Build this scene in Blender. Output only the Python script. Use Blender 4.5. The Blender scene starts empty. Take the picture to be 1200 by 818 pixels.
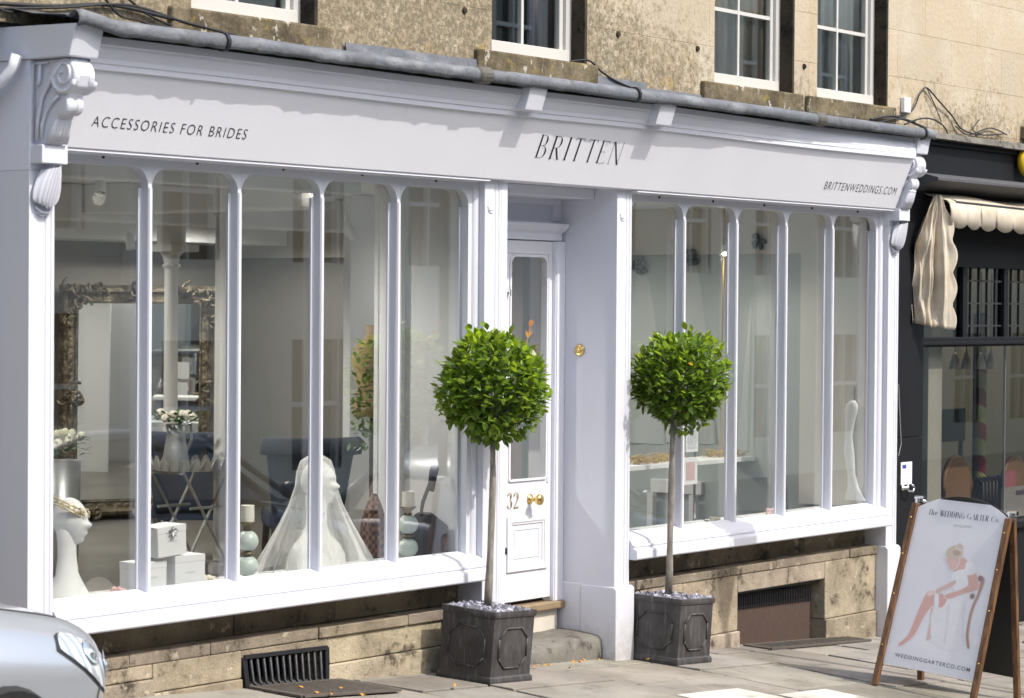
import bpy, math, random
from mathutils import Vector, Matrix, noise as mnoise
random.seed(7)
D = bpy.data
SC = bpy.context.scene
COL = SC.collection

# ---------------------------------------------------------------- camera
F_PX, TH, PI_, RO = 2900.0, math.radians(52.66032586), math.radians(-0.96398219), math.radians(0.42971029)
CAM = Vector((-7.45922337, -8.4, 2.10307121))
_c, _s = math.cos(TH), math.sin(TH)
_r = Vector((_c, -_s, 0)); _f0 = Vector((_s, _c, 0)); _u0 = Vector((0, 0, 1))
FW = _f0 * math.cos(PI_) + _u0 * math.sin(PI_)
_u = -_f0 * math.sin(PI_) + _u0 * math.cos(PI_)
RT = _r * math.cos(RO) + _u * math.sin(RO)
UP = -_r * math.sin(RO) + _u * math.cos(RO)
cam_d = D.cameras.new("Camera")
cam = D.objects.new("Camera", cam_d); COL.objects.link(cam)
cam_d.sensor_width = 36; cam_d.sensor_fit = 'HORIZONTAL'; cam_d.lens = F_PX / 1200 * 36
cam_d.clip_start = 0.1; cam_d.clip_end = 600
cam_d.dof.use_dof = True; cam_d.dof.focus_distance = 14.5; cam_d.dof.aperture_fstop = 5.6
M = Matrix((RT, UP, -FW)).transposed().to_4x4(); M.translation = CAM
cam.matrix_world = M
SC.camera = cam

# ---------------------------------------------------------------- light
SUN_DIR = Vector((-0.16, 1.0, -1.22)).normalized()      # the way the light travels
w = D.worlds.new("World"); SC.world = w; w.use_nodes = True
nt = w.node_tree; bg = nt.nodes["Background"]
sky = nt.nodes.new("ShaderNodeTexSky"); sky.sky_type = 'NISHITA'; sky.sun_disc = False
sky.sun_elevation = math.asin(-SUN_DIR.z)
sky.sun_rotation = math.atan2(-SUN_DIR.x, -SUN_DIR.y)
sky.air_density = 1.3; sky.dust_density = 3.2; sky.ozone_density = 0.9
nt.links.new(sky.outputs[0], bg.inputs[0]); bg.inputs[1].default_value = 0.15
sd = D.lights.new("Sun", 'SUN'); sd.energy = 2.0; sd.angle = math.radians(0.53); sd.color = (1, 0.955, 0.89)
so = D.objects.new("Sun", sd); COL.objects.link(so)
so.rotation_euler = SUN_DIR.to_track_quat('-Z', 'Y').to_euler(); so.location = (0, -20, 30)
vs = SC.view_settings; vs.view_transform = 'Standard'; vs.look = 'None'; vs.gamma = 1
vs.exposure = 0.90; vs.use_curve_mapping = False
cy = SC.cycles; cy.max_bounces = 10; cy.diffuse_bounces = 6; cy.glossy_bounces = 5
cy.transmission_bounces = 8; cy.transparent_max_bounces = 24; cy.caustics_reflective = False; cy.caustics_refractive = False
cy.sample_clamp_indirect = 6

# ---------------------------------------------------------------- measuring (world points from the survey of the place)
def ray(px, py): return FW + RT * ((px - 600) / F_PX) - UP * ((py - 409) / F_PX)
def aty(px, py, y):
    d = ray(px, py); return CAM + d * ((y - CAM.y) / d.y)
def atx(px, py, x):
    d = ray(px, py); return CAM + d * ((x - CAM.x) / d.x)
def atz(px, py, z):
    d = ray(px, py); return CAM + d * ((z - CAM.z) / d.z)
def ground_z(x, y):
    y = max(y, -3.0)
    return -0.06 * (min(max(x, -4), 12) - 4.74) + (0.03 * y if y > -.4 else -.012 + .073 * (y + .4)) + 0.005
def atg(px, py, h=0.0, it=12):
    d = ray(px, py); t = (h - .05 - CAM.z) / d.z
    for _ in range(it):
        p = CAM + d * t; t = (ground_z(p.x, p.y) + h - CAM.z) / d.z
    return CAM + d * t

# ---------------------------------------------------------------- mesh builder
def root_loc(o):
    v = Vector((0, 0, 0))
    while o: v += o.location; o = o.parent
    return v
class MB:
    def __init__(s): s.v = []; s.f = []; s.t = []; s.cur = None
    def add(s, vs_, fs, tint=None):
        b = len(s.v); s.v += [Vector(p) for p in vs_]
        s.f += [tuple(i + b for i in f) for f in fs]
        s.t += [tint if tint is not None else s.cur] * len(fs); return s
    def poly(s, pts, tint=None): return s.add(pts, [tuple(range(len(pts)))], tint)
    def box(s, x0, x1, y0, y1, z0, z1, tint=None):
        vs_ = [(x, y, z) for x in (x0, x1) for y in (y0, y1) for z in (z0, z1)]
        return s.add(vs_, [(0, 1, 3, 2), (4, 6, 7, 5), (0, 4, 5, 1), (2, 3, 7, 6), (0, 2, 6, 4), (1, 5, 7, 3)], tint)
    def obox(s, c, ax, ay, az, tint=None):            # oriented box: centre and three half axes
        c, ax, ay, az = map(Vector, (c, ax, ay, az))
        vs_ = [c + ax * i + ay * j + az * k for i in (-1, 1) for j in (-1, 1) for k in (-1, 1)]
        return s.add(vs_, [(0, 1, 3, 2), (4, 6, 7, 5), (0, 4, 5, 1), (2, 3, 7, 6), (0, 2, 6, 4), (1, 5, 7, 3)], tint)
    def bar(s, a, b, wx, wy, ref=(0, 0, 1), tint=None):
        a, b = Vector(a), Vector(b); d = (b - a); l = d.length / 2; d.normalize()
        x = d.cross(Vector(ref)); x = x.normalized() if x.length > 1e-4 else Vector((1, 0, 0)); y = x.cross(d)
        return s.obox((a + b) / 2, x * wx / 2, y * wy / 2, d * l, tint)
    def prism(s, pts, x0, x1, axis='x', tint=None):    # profile pts (a, b) extruded along an axis
        n = len(pts)
        def P(a, b, t):
            return (t, a, b) if axis == 'x' else ((a, t, b) if axis == 'y' else (a, b, t))
        vs_ = [P(a, b, x0) for a, b in pts] + [P(a, b, x1) for a, b in pts]
        fs = [tuple(range(n))[::-1], tuple(range(n, 2 * n))] + [(i, (i + 1) % n, (i + 1) % n + n, i + n) for i in range(n)]
        return s.add(vs_, fs, tint)
    def sweep(s, pts, x0, x1, tint=None, nx=1, jit=0):           # open profile (y, z) along x
        n = len(pts); vs_ = []; fs = []
        for k in range(nx + 1):
            x = x0 + (x1 - x0) * k / nx
            for i, (a, b) in enumerate(pts):
                j = jit * mnoise.noise((x * 6, a * 9 + i, b * 9)) if jit else 0
                vs_.append((x, a + j, b + j))
        for k in range(nx):
            for i in range(n - 1):
                fs.append((k * n + i, k * n + i + 1, (k + 1) * n + i + 1, (k + 1) * n + i))
        return s.add(vs_, fs, tint)
    def tube(s, pts, r, n=8, cap=True, tint=None):
        pts = [Vector(p) for p in pts]; m = len(pts)
        rs = r if isinstance(r, (list, tuple)) else [r] * m
        vs_ = []; fs = []; prev = None
        for i, p in enumerate(pts):
            d = (pts[min(i + 1, m - 1)] - pts[max(i - 1, 0)]).normalized()
            if prev is None:
                a = d.cross(Vector((0, 0, 1)));  a = a if a.length > .1 else d.cross(Vector((1, 0, 0)))
            else: a = prev - d * prev.dot(d)
            a.normalize(); prev = a; b = d.cross(a)
            for k in range(n):
                t = 2 * math.pi * k / n
                vs_.append(p + (a * math.cos(t) + b * math.sin(t)) * rs[i])
        for i in range(m - 1):
            for k in range(n):
                fs.append((i * n + k, i * n + (k + 1) % n, (i + 1) * n + (k + 1) % n, (i + 1) * n + k))
        if cap: fs += [tuple(range(n))[::-1], tuple(range((m - 1) * n, m * n))]
        return s.add(vs_, fs, tint)
    def lathe(s, prof, c=(0, 0, 0), axis=(0, 0, 1), n=20, tint=None):   # prof: (r, h)
        c = Vector(c); ax = Vector(axis).normalized()
        a = ax.cross(Vector((0, 1, 0))); a = a if a.length > .1 else ax.cross(Vector((1, 0, 0)))
        a.normalize(); b = ax.cross(a); vs_ = []; fs = []; m = len(prof)
        for r, h in prof:
            for k in range(n):
                t = 2 * math.pi * k / n
                vs_.append(c + ax * h + (a * math.cos(t) + b * math.sin(t)) * max(r, 1e-4))
        for i in range(m - 1):
            for k in range(n): fs.append((i * n + k, i * n + (k + 1) % n, (i + 1) * n + (k + 1) % n, (i + 1) * n + k))
        fs += [tuple(range(n))[::-1], tuple(range((m - 1) * n, m * n))]
        return s.add(vs_, fs, tint)
    def ball(s, c, rx, ry=None, rz=None, n=14, m=9, tint=None):
        ry = ry or rx; rz = rz or rx; vs_ = []; fs = []
        for i in range(m + 1):
            p = math.pi * i / m
            for k in range(n):
                t = 2 * math.pi * k / n
                vs_.append((c[0] + rx * math.sin(p) * math.cos(t), c[1] + ry * math.sin(p) * math.sin(t), c[2] + rz * math.cos(p)))
        for i in range(m):
            for k in range(n): fs.append((i * n + k, (i + 1) * n + k, (i + 1) * n + (k + 1) % n, i * n + (k + 1) % n))
        return s.add(vs_, fs, tint)
    def build(s, name, mat, parent=None, smooth=False, bev=0, sub=0, solid=0):
        off = root_loc(parent) if parent else Vector((0, 0, 0))
        me = D.meshes.new(name)
        me.from_pydata([tuple(p - off) for p in s.v], [], s.f)
        me.validate()
        if len(me.polygons) == len(s.t):
            ca = me.color_attributes.new("tint", 'FLOAT_COLOR', 'CORNER')
            for pl, t in zip(me.polygons, s.t):
                t = t if t is not None else (1, 1, 1)
                for li in pl.loop_indices: ca.data[li].color = (*t, 1)
        import bmesh
        bm = bmesh.new(); bm.from_mesh(me)
        bmesh.ops.recalc_face_normals(bm, faces=bm.faces[:]); bm.to_mesh(me); bm.free()
        me.materials.append(mat)
        o = D.objects.new(name, me); COL.objects.link(o)
        if parent: o.parent = parent
        if smooth:
            for p in me.polygons: p.use_smooth = True
        if solid:
            m = o.modifiers.new("solid", 'SOLIDIFY'); m.thickness = solid; m.offset = 0
        if bev:
            m = o.modifiers.new("bevel", 'BEVEL'); m.width = bev; m.segments = 2; m.limit_method = 'ANGLE'; m.angle_limit = .6
        if sub:
            m = o.modifiers.new("sub", 'SUBSURF'); m.levels = sub; m.render_levels = sub
        return o
def tag(o, label=None, cat=None, group=None, kind=None):
    if label: o["label"] = label
    if cat: o["category"] = cat
    if group: o["group"] = group
    if kind: o["kind"] = kind
    return o
def thing(name, label, cat, loc=(0, 0, 0), group=None):
    o = D.objects.new(name, None); COL.objects.link(o); o.location = loc; o.empty_display_size = .1
    return tag(o, label, cat, group)
def copy_tree(o, parent=None):
    c = o.copy(); COL.objects.link(c); c.parent = parent
    for ch in [x for x in D.objects if x.parent == o]: copy_tree(ch, c)
    return c

# ---------------------------------------------------------------- materials
class NT:
    def __init__(s, name):
        s.m = D.materials.new(name); s.m.use_nodes = True; s.t = s.m.node_tree; s.n = s.t.nodes
        s.p = s.n["Principled BSDF"]; s.out = s.n["Material Output"]
    def new(s, t, **k):
        n = s.n.new("ShaderNode" + t)
        for a, b in k.items(): setattr(n, a, b)
        return n
    def link(s, a, b): s.t.links.new(a, b)
    def val(s, sock, v):
        if hasattr(v, 'is_output') or hasattr(v, 'links') and not isinstance(v, (int, float)): s.link(v, sock)
        else: sock.default_value = v
    def pos(s): return s.new("NewGeometry").outputs["Position"]
    def obj(s): return s.new("TexCoord").outputs["Object"]
    def noise(s, vec, scale, detail=4, rough=.55):
        n = s.new("TexNoise"); n.inputs["Scale"].default_value = scale; n.inputs["Detail"].default_value = detail
        n.inputs["Roughness"].default_value = rough
        if vec is not None: s.link(vec, n.inputs["Vector"])
        return n.outputs["Fac"]
    def voro(s, vec, scale, feature='F1'):
        n = s.new("TexVoronoi", feature=feature); n.inputs["Scale"].default_value = scale
        if vec is not None: s.link(vec, n.inputs["Vector"])
        return n
    def ramp(s, fac, lo, hi, a=0.0, b=1.0):
        n = s.new("MapRange"); n.interpolation_type = 'SMOOTHSTEP'
        s.link(fac, n.inputs[0]); n.inputs[1].default_value = lo; n.inputs[2].default_value = hi
        n.inputs[3].default_value = a; n.inputs[4].default_value = b
        return n.outputs[0]
    def math(s, op, a, b=0.0):
        n = s.new("Math", operation=op); s.val(n.inputs[0], a); s.val(n.inputs[1], b); return n.outputs[0]
    def mix(s, fac, a, b, blend='MIX'):
        n = s.new("Mix", data_type='RGBA', blend_type=blend); n.clamp_factor = True
        s.val(n.inputs[0], fac)
        for k, v in ((6, a), (7, b)):
            if isinstance(v, (tuple, list)): n.inputs[k].default_value = (*v[:3], 1)
            else: s.link(v, n.inputs[k])
        return n.outputs[2]
    def tint(s):
        return s.new("VertexColor", layer_name="tint").outputs[0]
    def scale(s, vec, v, loc=(0, 0, 0), rot=(0, 0, 0)):
        n = s.new("Mapping"); n.inputs["Scale"].default_value = v; n.inputs["Location"].default_value = loc; n.inputs["Rotation"].default_value = rot
        s.link(vec, n.inputs["Vector"]); return n.outputs[0]
    def bump(s, h, strength=.3, dist=.01):
        n = s.new("Bump"); n.inputs["Strength"].default_value = strength; n.inputs["Distance"].default_value = dist
        s.link(h, n.inputs["Height"]); s.link(n.outputs[0], s.p.inputs["Normal"])
    def fin(s, col=None, rough=.5, metal=0.0, spec=None):
        if col is not None:
            if isinstance(col, (tuple, list)): s.p.inputs["Base Color"].default_value = (*col[:3], 1)
            else: s.link(col, s.p.inputs["Base Color"])
        s.val(s.p.inputs["Roughness"], rough); s.val(s.p.inputs["Metallic"], metal)
        if spec is not None: s.p.inputs["Specular IOR Level"].default_value = spec
        return s.m
def simple(name, col, rough=.5, metal=0.0, var=.08, sc=8.0, bump=.0, bsc=40.0, tint=False, spec=None):
    n = NT(name); v = n.pos()
    f = n.noise(v, sc, 5)
    c = n.mix(f, tuple(x * (1 - var) for x in col), tuple(min(1, x * (1 + var)) for x in col))
    if tint: c = n.mix(1.0, c, n.tint(), 'MULTIPLY')
    if bump: n.bump(n.noise(v, bsc, 4), bump, .004)
    return n.fin(c, rough, metal, spec)
def paint_mat(name, col, rough=.42, dirt=.25):
    n = NT(name); v = n.pos()
    f = n.noise(v, 3.0, 5); g = n.noise(n.scale(v, (4, 40, 60)), 1.0, 4)
    c = n.mix(f, tuple(x * .965 for x in col), tuple(min(1, x * 1.02) for x in col))
    st = n.ramp(n.noise(n.scale(v, (9, 9, 2.2)), 1.0, 6, .65), .62, .8)
    c = n.mix(n.math('MULTIPLY', st, dirt), c, (.52, .50, .46))
    sp_ = n.new("SeparateXYZ"); n.link(v, sp_.inputs[0])
    hh = n.math('ADD', sp_.outputs[2], n.math('MULTIPLY', n.math('ADD', sp_.outputs[0], -4.74), .06))
    spl = n.math('MULTIPLY', n.ramp(hh, .34, .0), n.ramp(n.noise(v, 16, 6, .7), .30, .62))          # splash dirt above the paving
    c = n.mix(n.math('MULTIPLY', spl, .55), c, (.40, .36, .30))
    chip = n.ramp(n.noise(v, 55, 4, .6), .74, .77); c = n.mix(n.math('MULTIPLY', chip, .5), c, (.45, .44, .44))
    n.bump(n.math('ADD', n.math('MULTIPLY', g, .6), n.noise(v, 60, 3)), .11, .003)
    return n.fin(c, n.ramp(f, .3, .7, rough - .06, rough + .1))
WHITE = (.73, .742, .815)
paint = paint_mat("white_paint", WHITE)
paint_f = paint_mat("fascia_paint", (.79, .795, .84), .38, .20)  # same white paint, colour raised to make up for weak sun on the slope
paint_d = paint_mat("door_paint", (.735, .74, .785), .3, .05)
paint_b = paint_mat("sun_dimmed_paint", (.665, .674, .735), .45, .18)  # same white paint, colour darkened to hold back the sun on front faces
def glass_mat(name, tintc, refl=1.5, base=0.0):
    n = NT(name); n.n.remove(n.p)
    tr = n.new("BsdfTransparent"); tr.inputs[0].default_value = (*tintc, 1)
    gl = n.new("BsdfGlossy"); gl.inputs["Roughness"].default_value = 0.0; gl.inputs[0].default_value = (1, 1, 1, 1)
    fr = n.new("Fresnel"); bf = n.new("NewGeometry").outputs["Backfacing"]
    n.link(n.math('ADD', n.math('MULTIPLY', bf, 1 / refl - refl), refl), fr.inputs[0])     # the same share of light from either face
    b = n.new("Bump"); b.inputs["Strength"].default_value = .012; b.inputs["Distance"].default_value = .02
    n.link(n.noise(n.pos(), 1.6, 1), b.inputs["Height"]); n.link(b.outputs[0], gl.inputs["Normal"])
    f = n.math('ADD', fr.outputs[0], base)
    mx = n.new("MixShader"); n.link(f, mx.inputs[0]); n.link(tr.outputs[0], mx.inputs[1]); n.link(gl.outputs[0], mx.inputs[2])
    n.link(mx.outputs[0], n.out.inputs[0]); return n.m
glass = glass_mat("window_glass", (.975, .985, .975), 1.52, .085)
glass_dk = glass_mat("old_glass", (.93, .95, .94), 1.52, .16)
lead = NT("lead_sheet")
def _lead():
    n = lead; v = n.pos(); f = n.noise(v, 7, 6, .65); g = n.ramp(n.noise(n.scale(v, (4, 9, 9)), 1, 5), .48, .7)
    c = n.mix(f, (.06, .066, .077), (.185, .197, .22)); c = n.mix(n.math('MULTIPLY', g, .6), c, (.28, .295, .315))
    d = n.ramp(n.noise(v, 16, 6, .7), .56, .68); c = n.mix(n.math('MULTIPLY', d, .8), c, (.085, .08, .065))
    n.bump(n.noise(v, 28, 5), .6, .012); n.fin(c, .6, .0)
_lead()
def stone_wall_mat():
    n = NT("bath_stone"); v = n.pos(); sep = n.new("SeparateXYZ"); n.link(v, sep.inputs[0])
    X, Z = sep.outputs[0], sep.outputs[2]
    cb = n.new("CombineXYZ"); n.link(X, cb.inputs[0]); n.link(n.math('ADD', Z, -.13), cb.inputs[1])
    br = n.new("TexBrick"); n.link(cb.outputs[0], br.inputs["Vector"])
    br.inputs["Scale"].default_value = 1; br.inputs["Mortar Size"].default_value = .0035; br.inputs["Brick Width"].default_value = .82
    br.inputs["Row Height"].default_value = .33; br.inputs["Mortar Smooth"].default_value = .3
    br.inputs["Color1"].default_value = (.495, .41, .295, 1); br.inputs["Color2"].default_value = (.45, .385, .29, 1); br.inputs["Mortar"].default_value = (.38, .31, .21, 1)
    c = br.outputs["Color"]
    c = n.mix(n.math('MULTIPLY', n.ramp(n.noise(v, 2.2, 6, .6), .42, .68), .75), c, (.54, .485, .38))
    c = n.mix(n.math('MULTIPLY', n.ramp(n.noise(n.scale(v, (5, 5, 1.2)), 1, 5), .5, .75), .35), c, (.40, .29, .16))
    # weathered, lichen-covered foot of the wall, heavier to the west
    reach = n.math('ADD', n.ramp(X, 3.2, 7.0, .62, .02), n.math('MULTIPLY', n.noise(v, 1.3, 4), .9))
    h = n.math('SUBTRACT', n.math('ADD', reach, 3.42), Z)
    foot = n.ramp(h, -.15, .65)
    sp = n.noise(v, 19, 8, .72); m = n.math('ADD', n.math('MULTIPLY', foot, .26), sp)
    dk = n.ramp(m, .60, .78)
    c = n.mix(n.math('MULTIPLY', foot, .22), c, (.38, .31, .20))
    c = n.mix(n.math('MULTIPLY', dk, .54), c, (.17, .135, .075))
    f2 = n.ramp(n.math('ADD', n.math('MULTIPLY', foot, .22), n.noise(v, 45, 6, .7)), .66, .76)
    c = n.mix(n.math('MULTIPLY', f2, .55), c, (.09, .08, .055))
    wp = n.math('MULTIPLY', n.ramp(n.noise(v, 26, 3), .66, .72), n.ramp(Z, 3.75, 3.5))
    c = n.mix(n.math('MULTIPLY', wp, .85), c, (.62, .58, .50))
    og = n.math('MULTIPLY', n.ramp(n.noise(n.scale(v, (1, 1, 1), (5, 2, 9)), 13, 5), .62, .70), n.ramp(Z, 3.8, 3.45))
    c = n.mix(n.math('MULTIPLY', og, .6), c, (.42, .29, .07))
    hgt = n.math('ADD', n.math('MULTIPLY', br.outputs["Fac"], -1.2), n.math('ADD', n.noise(v, 30, 6, .7), n.math('MULTIPLY', sp, .8)))
    n.bump(hgt, .55, .012)
    return n.fin(c, .92, 0, .2)
stone = stone_wall_mat()
def old_stone(name, c1, c2, dark, tint=True, amt=.8):
    n = NT(name); v = n.pos()
    c = n.mix(n.ramp(n.noise(v, 3.5, 6, .65), .35, .65), c1, c2)
    if tint: c = n.mix(1.0, c, n.tint(), 'MULTIPLY')
    c = n.mix(n.math('MULTIPLY', n.ramp(n.noise(v, 7, 8, .7), .54, .66), amt), c, dark)
    c = n.mix(n.math('MULTIPLY', n.ramp(n.noise(n.scale(v, (1, 1, 1), (3, 7, 1)), 11, 7, .7), .58, .66), .7), c, tuple(min(1, x * 1.25) for x in c1))
    c = n.mix(n.math('MULTIPLY', n.ramp(n.noise(v, 60, 5, .7), .55, .75), .5), c, dark)
    n.bump(n.math('ADD', n.noise(v, 14, 8, .7), n.math('MULTIPLY', n.noise(v, 70, 4), .5)), .7, .015)
    return n.fin(c, .93, 0, .2)
plinth_stone = old_stone("plinth_stone", (.45, .39, .30), (.28, .24, .185), (.055, .046, .036), True, .85)
step_stone = old_stone("step_stone", (.20, .19, .165), (.14, .13, .115), (.055, .05, .045), False, .8)
sill_stone = old_stone("sill_stone", (.24, .205, .135), (.15, .13, .085), (.05, .042, .028), False, .95)
def sill_mat():
    n = NT("lichened_sill"); v = n.pos()
    c = n.mix(n.ramp(n.noise(v, 6, 7, .7), .35, .65), (.21, .175, .115), (.085, .07, .045))
    c = n.mix(n.math('MULTIPLY', n.ramp(n.noise(n.scale(v, (1, 1, .6), (3, 1, 7)), 17, 4), .60, .66), .85), c, (.50, .47, .40))
    c = n.mix(n.math('MULTIPLY', n.ramp(n.noise(n.scale(v, (1, 1, 1), (8, 1, 2)), 12, 6), .58, .68), .6), c, (.30, .23, .06))
    c = n.mix(n.math('MULTIPLY', n.ramp(n.noise(v, 50, 5, .7), .55, .7), .6), c, (.05, .042, .03))
    n.bump(n.noise(v, 24, 7, .7), .8, .015); return n.fin(c, .95, 0, .15)
sill_stone = sill_mat()
def pave_mat():
    n = NT("paving_stone"); v = n.pos()
    c = n.mix(n.ramp(n.noise(v, 2.0, 6, .6), .35, .65), (.215, .197, .17), (.30, .278, .245))
    c = n.mix(1.0, c, n.tint(), 'MULTIPLY')
    c = n.mix(n.math('MULTIPLY', n.ramp(n.noise(v, 5, 8, .7), .52, .70), .65), c, (.13, .115, .095))
    c = n.mix(n.math('MULTIPLY', n.ramp(n.noise(v, 70, 4, .7), .58, .72), .5), c, (.14, .13, .115))
    gum = n.math('MULTIPLY', n.ramp(n.voro(v, 4.2).outputs['Distance'], .085, .060), n.ramp(n.noise(v, 1.7, 2), .48, .56))      # trodden gum and drips
    c = n.mix(n.math('MULTIPLY', gum, .55), c, (.10, .092, .082))
    n.bump(n.math('ADD', n.noise(v, 9, 8, .65), n.math('MULTIPLY', n.noise(v, 80, 4), .35)), .4, .012)
    return n.fin(c, .85, 0, .3)
pave = pave_mat()
joint = simple("joint_dirt", (.055, .05, .04), .95, 0, .3, 20)
asphalt = simple("asphalt", (.19, .186, .18), .9, 0, .25, 40, .5, 150)
worn_iron = simple("worn_iron", (.115, .10, .085), .7, .2, .4, 20, .5, 50)
iron = simple("cast_iron", (.035, .037, .042), .5, .5, .3, 30, .4, 60)
rust = simple("rusty_mesh", (.085, .055, .042), .7, .2, .25, 25, .2, 90)
brass = simple("brass", (.78, .56, .20), .22, 1.0, .12, 20)
gold = simple("gilt_number", (.72, .56, .30), .35, .9, .08, 30)
chrome = simple("chrome", (.8, .8, .82), .12, 1.0, .02)
black_ink = simple("sign_ink", (.018, .019, .022), .85, 0, .1, spec=.2)
hole = simple("dark_hole", (.008, .008, .008), .9, 0, .1)
cable_m = simple("black_cable", (.015, .015, .016), .5, 0, .2)
# ================================================================ SETTING: ground
kerb = [(-9, -0.25), (-1.2, -0.25), (0.0, -.45), (1.2, -1.5), (2.6, -2.55), (4.0, -2.8), (14, -2.8)]
def kerb_y(x):
    for (a, ya), (b, yb) in zip(kerb, kerb[1:]):
        if a <= x <= b:
            t = (x - a) / (b - a); return ya + (yb - ya) * t
    return -2.9
mb = MB(); N = 90
xs = [-60, -30, -15] + [-10 + i * .5 for i in range(49)] + [20, 30, 45, 60]
ys = [-40, -25, -14, -10, -8, -6, -4.5, -3.4, -2.4, -1.6, -.8, 0, 1.2]
vs_ = [(x, y, ground_z(x, y) - .06) for x in xs for y in ys]; ny = len(ys)
fs = [(i * ny + j, (i + 1) * ny + j, (i + 1) * ny + j + 1, i * ny + j + 1) for i in range(len(xs) - 1) for j in range(ny - 1)]
mb.add(vs_, fs); o = mb.build("road", asphalt); tag(o, kind="structure")
# pavement: individual flags laid in rough courses, one sheet
mb = MB(); rnd = random.Random(11)
x = -9.0
mbj = MB()
cw = []
while x < 14: 
    d = rnd.uniform(.55, .95); cw.append((x, x + d)); x += d
pale = []
for (xa, xb) in cw:
    y = .55
    while y > -2.95:
        dpt = rnd.uniform(.38, .75); ya, yb = y - dpt, y; y = ya
        xm = (xa + xb) / 2; ky = max(kerb_y(xa), kerb_y(xb)) + .16
        if yb < ky + .12: break
        ya2 = max(ya, ky)
        g = .007; j = lambda: rnd.uniform(-.006, .006)
        tn = rnd.uniform(.86, 1.1); tint = (tn * rnd.uniform(.98, 1.03), tn, tn * rnd.uniform(.94, 1.02))
        dz = rnd.uniform(-.006, .006)
        sub = []; nx, nyy = 4, 3
        pts = []
        q = [(xa + g + j(), ya2 + g + j()), (xb - g + j(), ya2 + g + j()), (xb - g + j(), yb - g + j()), (xa + g + j(), yb - g + j())]
        b = [(px_, py_, ground_z(px_, py_) + dz + rnd.uniform(-.002, .002)) for px_, py_ in q]
        lo = [(p[0], p[1], p[2] - .03) for p in b]
        mb.add(b + lo, [(0, 1, 2, 3), (0, 4, 5, 1), (1, 5, 6, 2), (2, 6, 7, 3), (3, 7, 4, 0)], tint)
o = mb.build("pavement", pave, bev=.004); tag(o, kind="structure")
mb = MB()
for q, wx in ((atg(864.5, 809), .62), (atg(966.5, 810), .52)):
    z = lambda x, y: ground_z(x, y) + .010
    mb.add([(q.x - wx, q.y, z(q.x - wx, q.y)), (q.x, q.y, z(q.x, q.y)), (q.x, q.y - .6, z(q.x, q.y - .6)), (q.x - wx, q.y - .6, z(q.x - wx, q.y - .6))], [(0, 1, 2, 3)], (2.3, 2.35, 2.4))
o = mb.build("pale_flagstone", pave, solid=.006); tag(o, kind="structure")
# bed under the flags and the kerb
mb = MB()
xs2 = [-9 + i * .5 for i in range(47)]
for a, b in zip(xs2, xs2[1:]):
    ka, kb = kerb_y(a), kerb_y(b)
    P = lambda x, y, h: (x, y, ground_z(x, y) + h)
    mb.poly([P(a, ka + .02, -.02), P(b, kb + .02, -.02), P(b, .6, -.02), P(a, .6, -.02)])
o = mb.build("pavement_bed", joint); tag(o, kind="structure")
mb = MB()
for a, b in zip(xs2, xs2[1:]):
    ka, kb = kerb_y(a), kerb_y(b); tn = rnd.uniform(.95, 1.15)
    a2, b2 = a + .004, b - .004
    mb.add([P(a2, ka, -.12), P(b2, kb, -.12), P(b2, kb + .15, -.12), P(a2, ka + .15, -.12), P(a2, ka, .004), P(b2, kb, .004), P(b2, kb + .15, .004), P(a2, ka + .15, .004)],
           [(4, 5, 6, 7), (0, 1, 5, 4), (1, 2, 6, 5), (2, 3, 7, 6), (3, 0, 4, 7)], (tn, tn, tn))
o = mb.build("kerb", pave, bev=.008); tag(o, kind="structure")

# ================================================================ SHOP BUILDING
B = thing("shop_building", "white painted shopfront with arched window lights below a weathered honey stone upper storey", "building", (4, .2, 0))
X_L, X_R = 0.0, 8.03
FB, FT = Vector((0, -.045, 2.808)), Vector((0, -.191, 3.16))
f_up = (FT - FB).normalized(); f_n = Vector((0, -f_up.z, f_up.y))
if f_n.y > 0: f_n = -f_n
# ---- fascia
mb = MB()
mb.prism([(FB.y, FB.z), (FT.y, FT.z), (FT.y, 3.30), (.10, 3.30), (.10, FB.z)], .15, 7.885)
mb.build("fascia", paint_f, B, bev=.004)
mb = MB()
mb.prism([(-.038, 2.806), (-.038, 2.796), (-.015, 2.798), (.02, 2.797), (.03, 2.793), (.055, 2.789), (.1, 2.789), (.1, 2.806)], .152, 3.294)
mb.prism([(-.038, 2.806), (-.038, 2.796), (-.015, 2.798), (.02, 2.797), (.03, 2.793), (.055, 2.789), (.1, 2.789), (.1, 2.806)], 4.724, 7.883)
mb.build("fascia_moulding", paint, B)
# ---- cornice, overhanging a little less towards the east end
def over(x): t = max(0, min(1, (x - 4.6) / 3.4)); return .078 * t * t * (3 - 2 * t)
cprof = [(-.185, 3.150, 0), (-.205, 3.152, 0), (-.207, 3.176, .0), (-.216, 3.180, .1), (-.218, 3.200, .15), (-.226, 3.210, .25), (-.240, 3.236, .5), (-.246, 3.240, .6), (-.246, 3.252, .6), (-.256, 3.258, .8), (-.258, 3.292, .9), (-.10, 3.30, 0)]
mb = MB(); nx = 40; n = len(cprof)
vs_ = []
for k in range(nx + 1):
    xx = .16 + (7.88 - .16) * k / nx
    vs_ += [(xx, a + t * over(xx), z + .0035 * math.sin(xx * 1.7)) for a, z, t in cprof]
mb.add(vs_, [(k * n + i, k * n + i + 1, (k + 1) * n + i + 1, (k + 1) * n + i) for k in range(nx) for i in range(n - 1)])
mb.build("cornice", paint, B)
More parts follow.
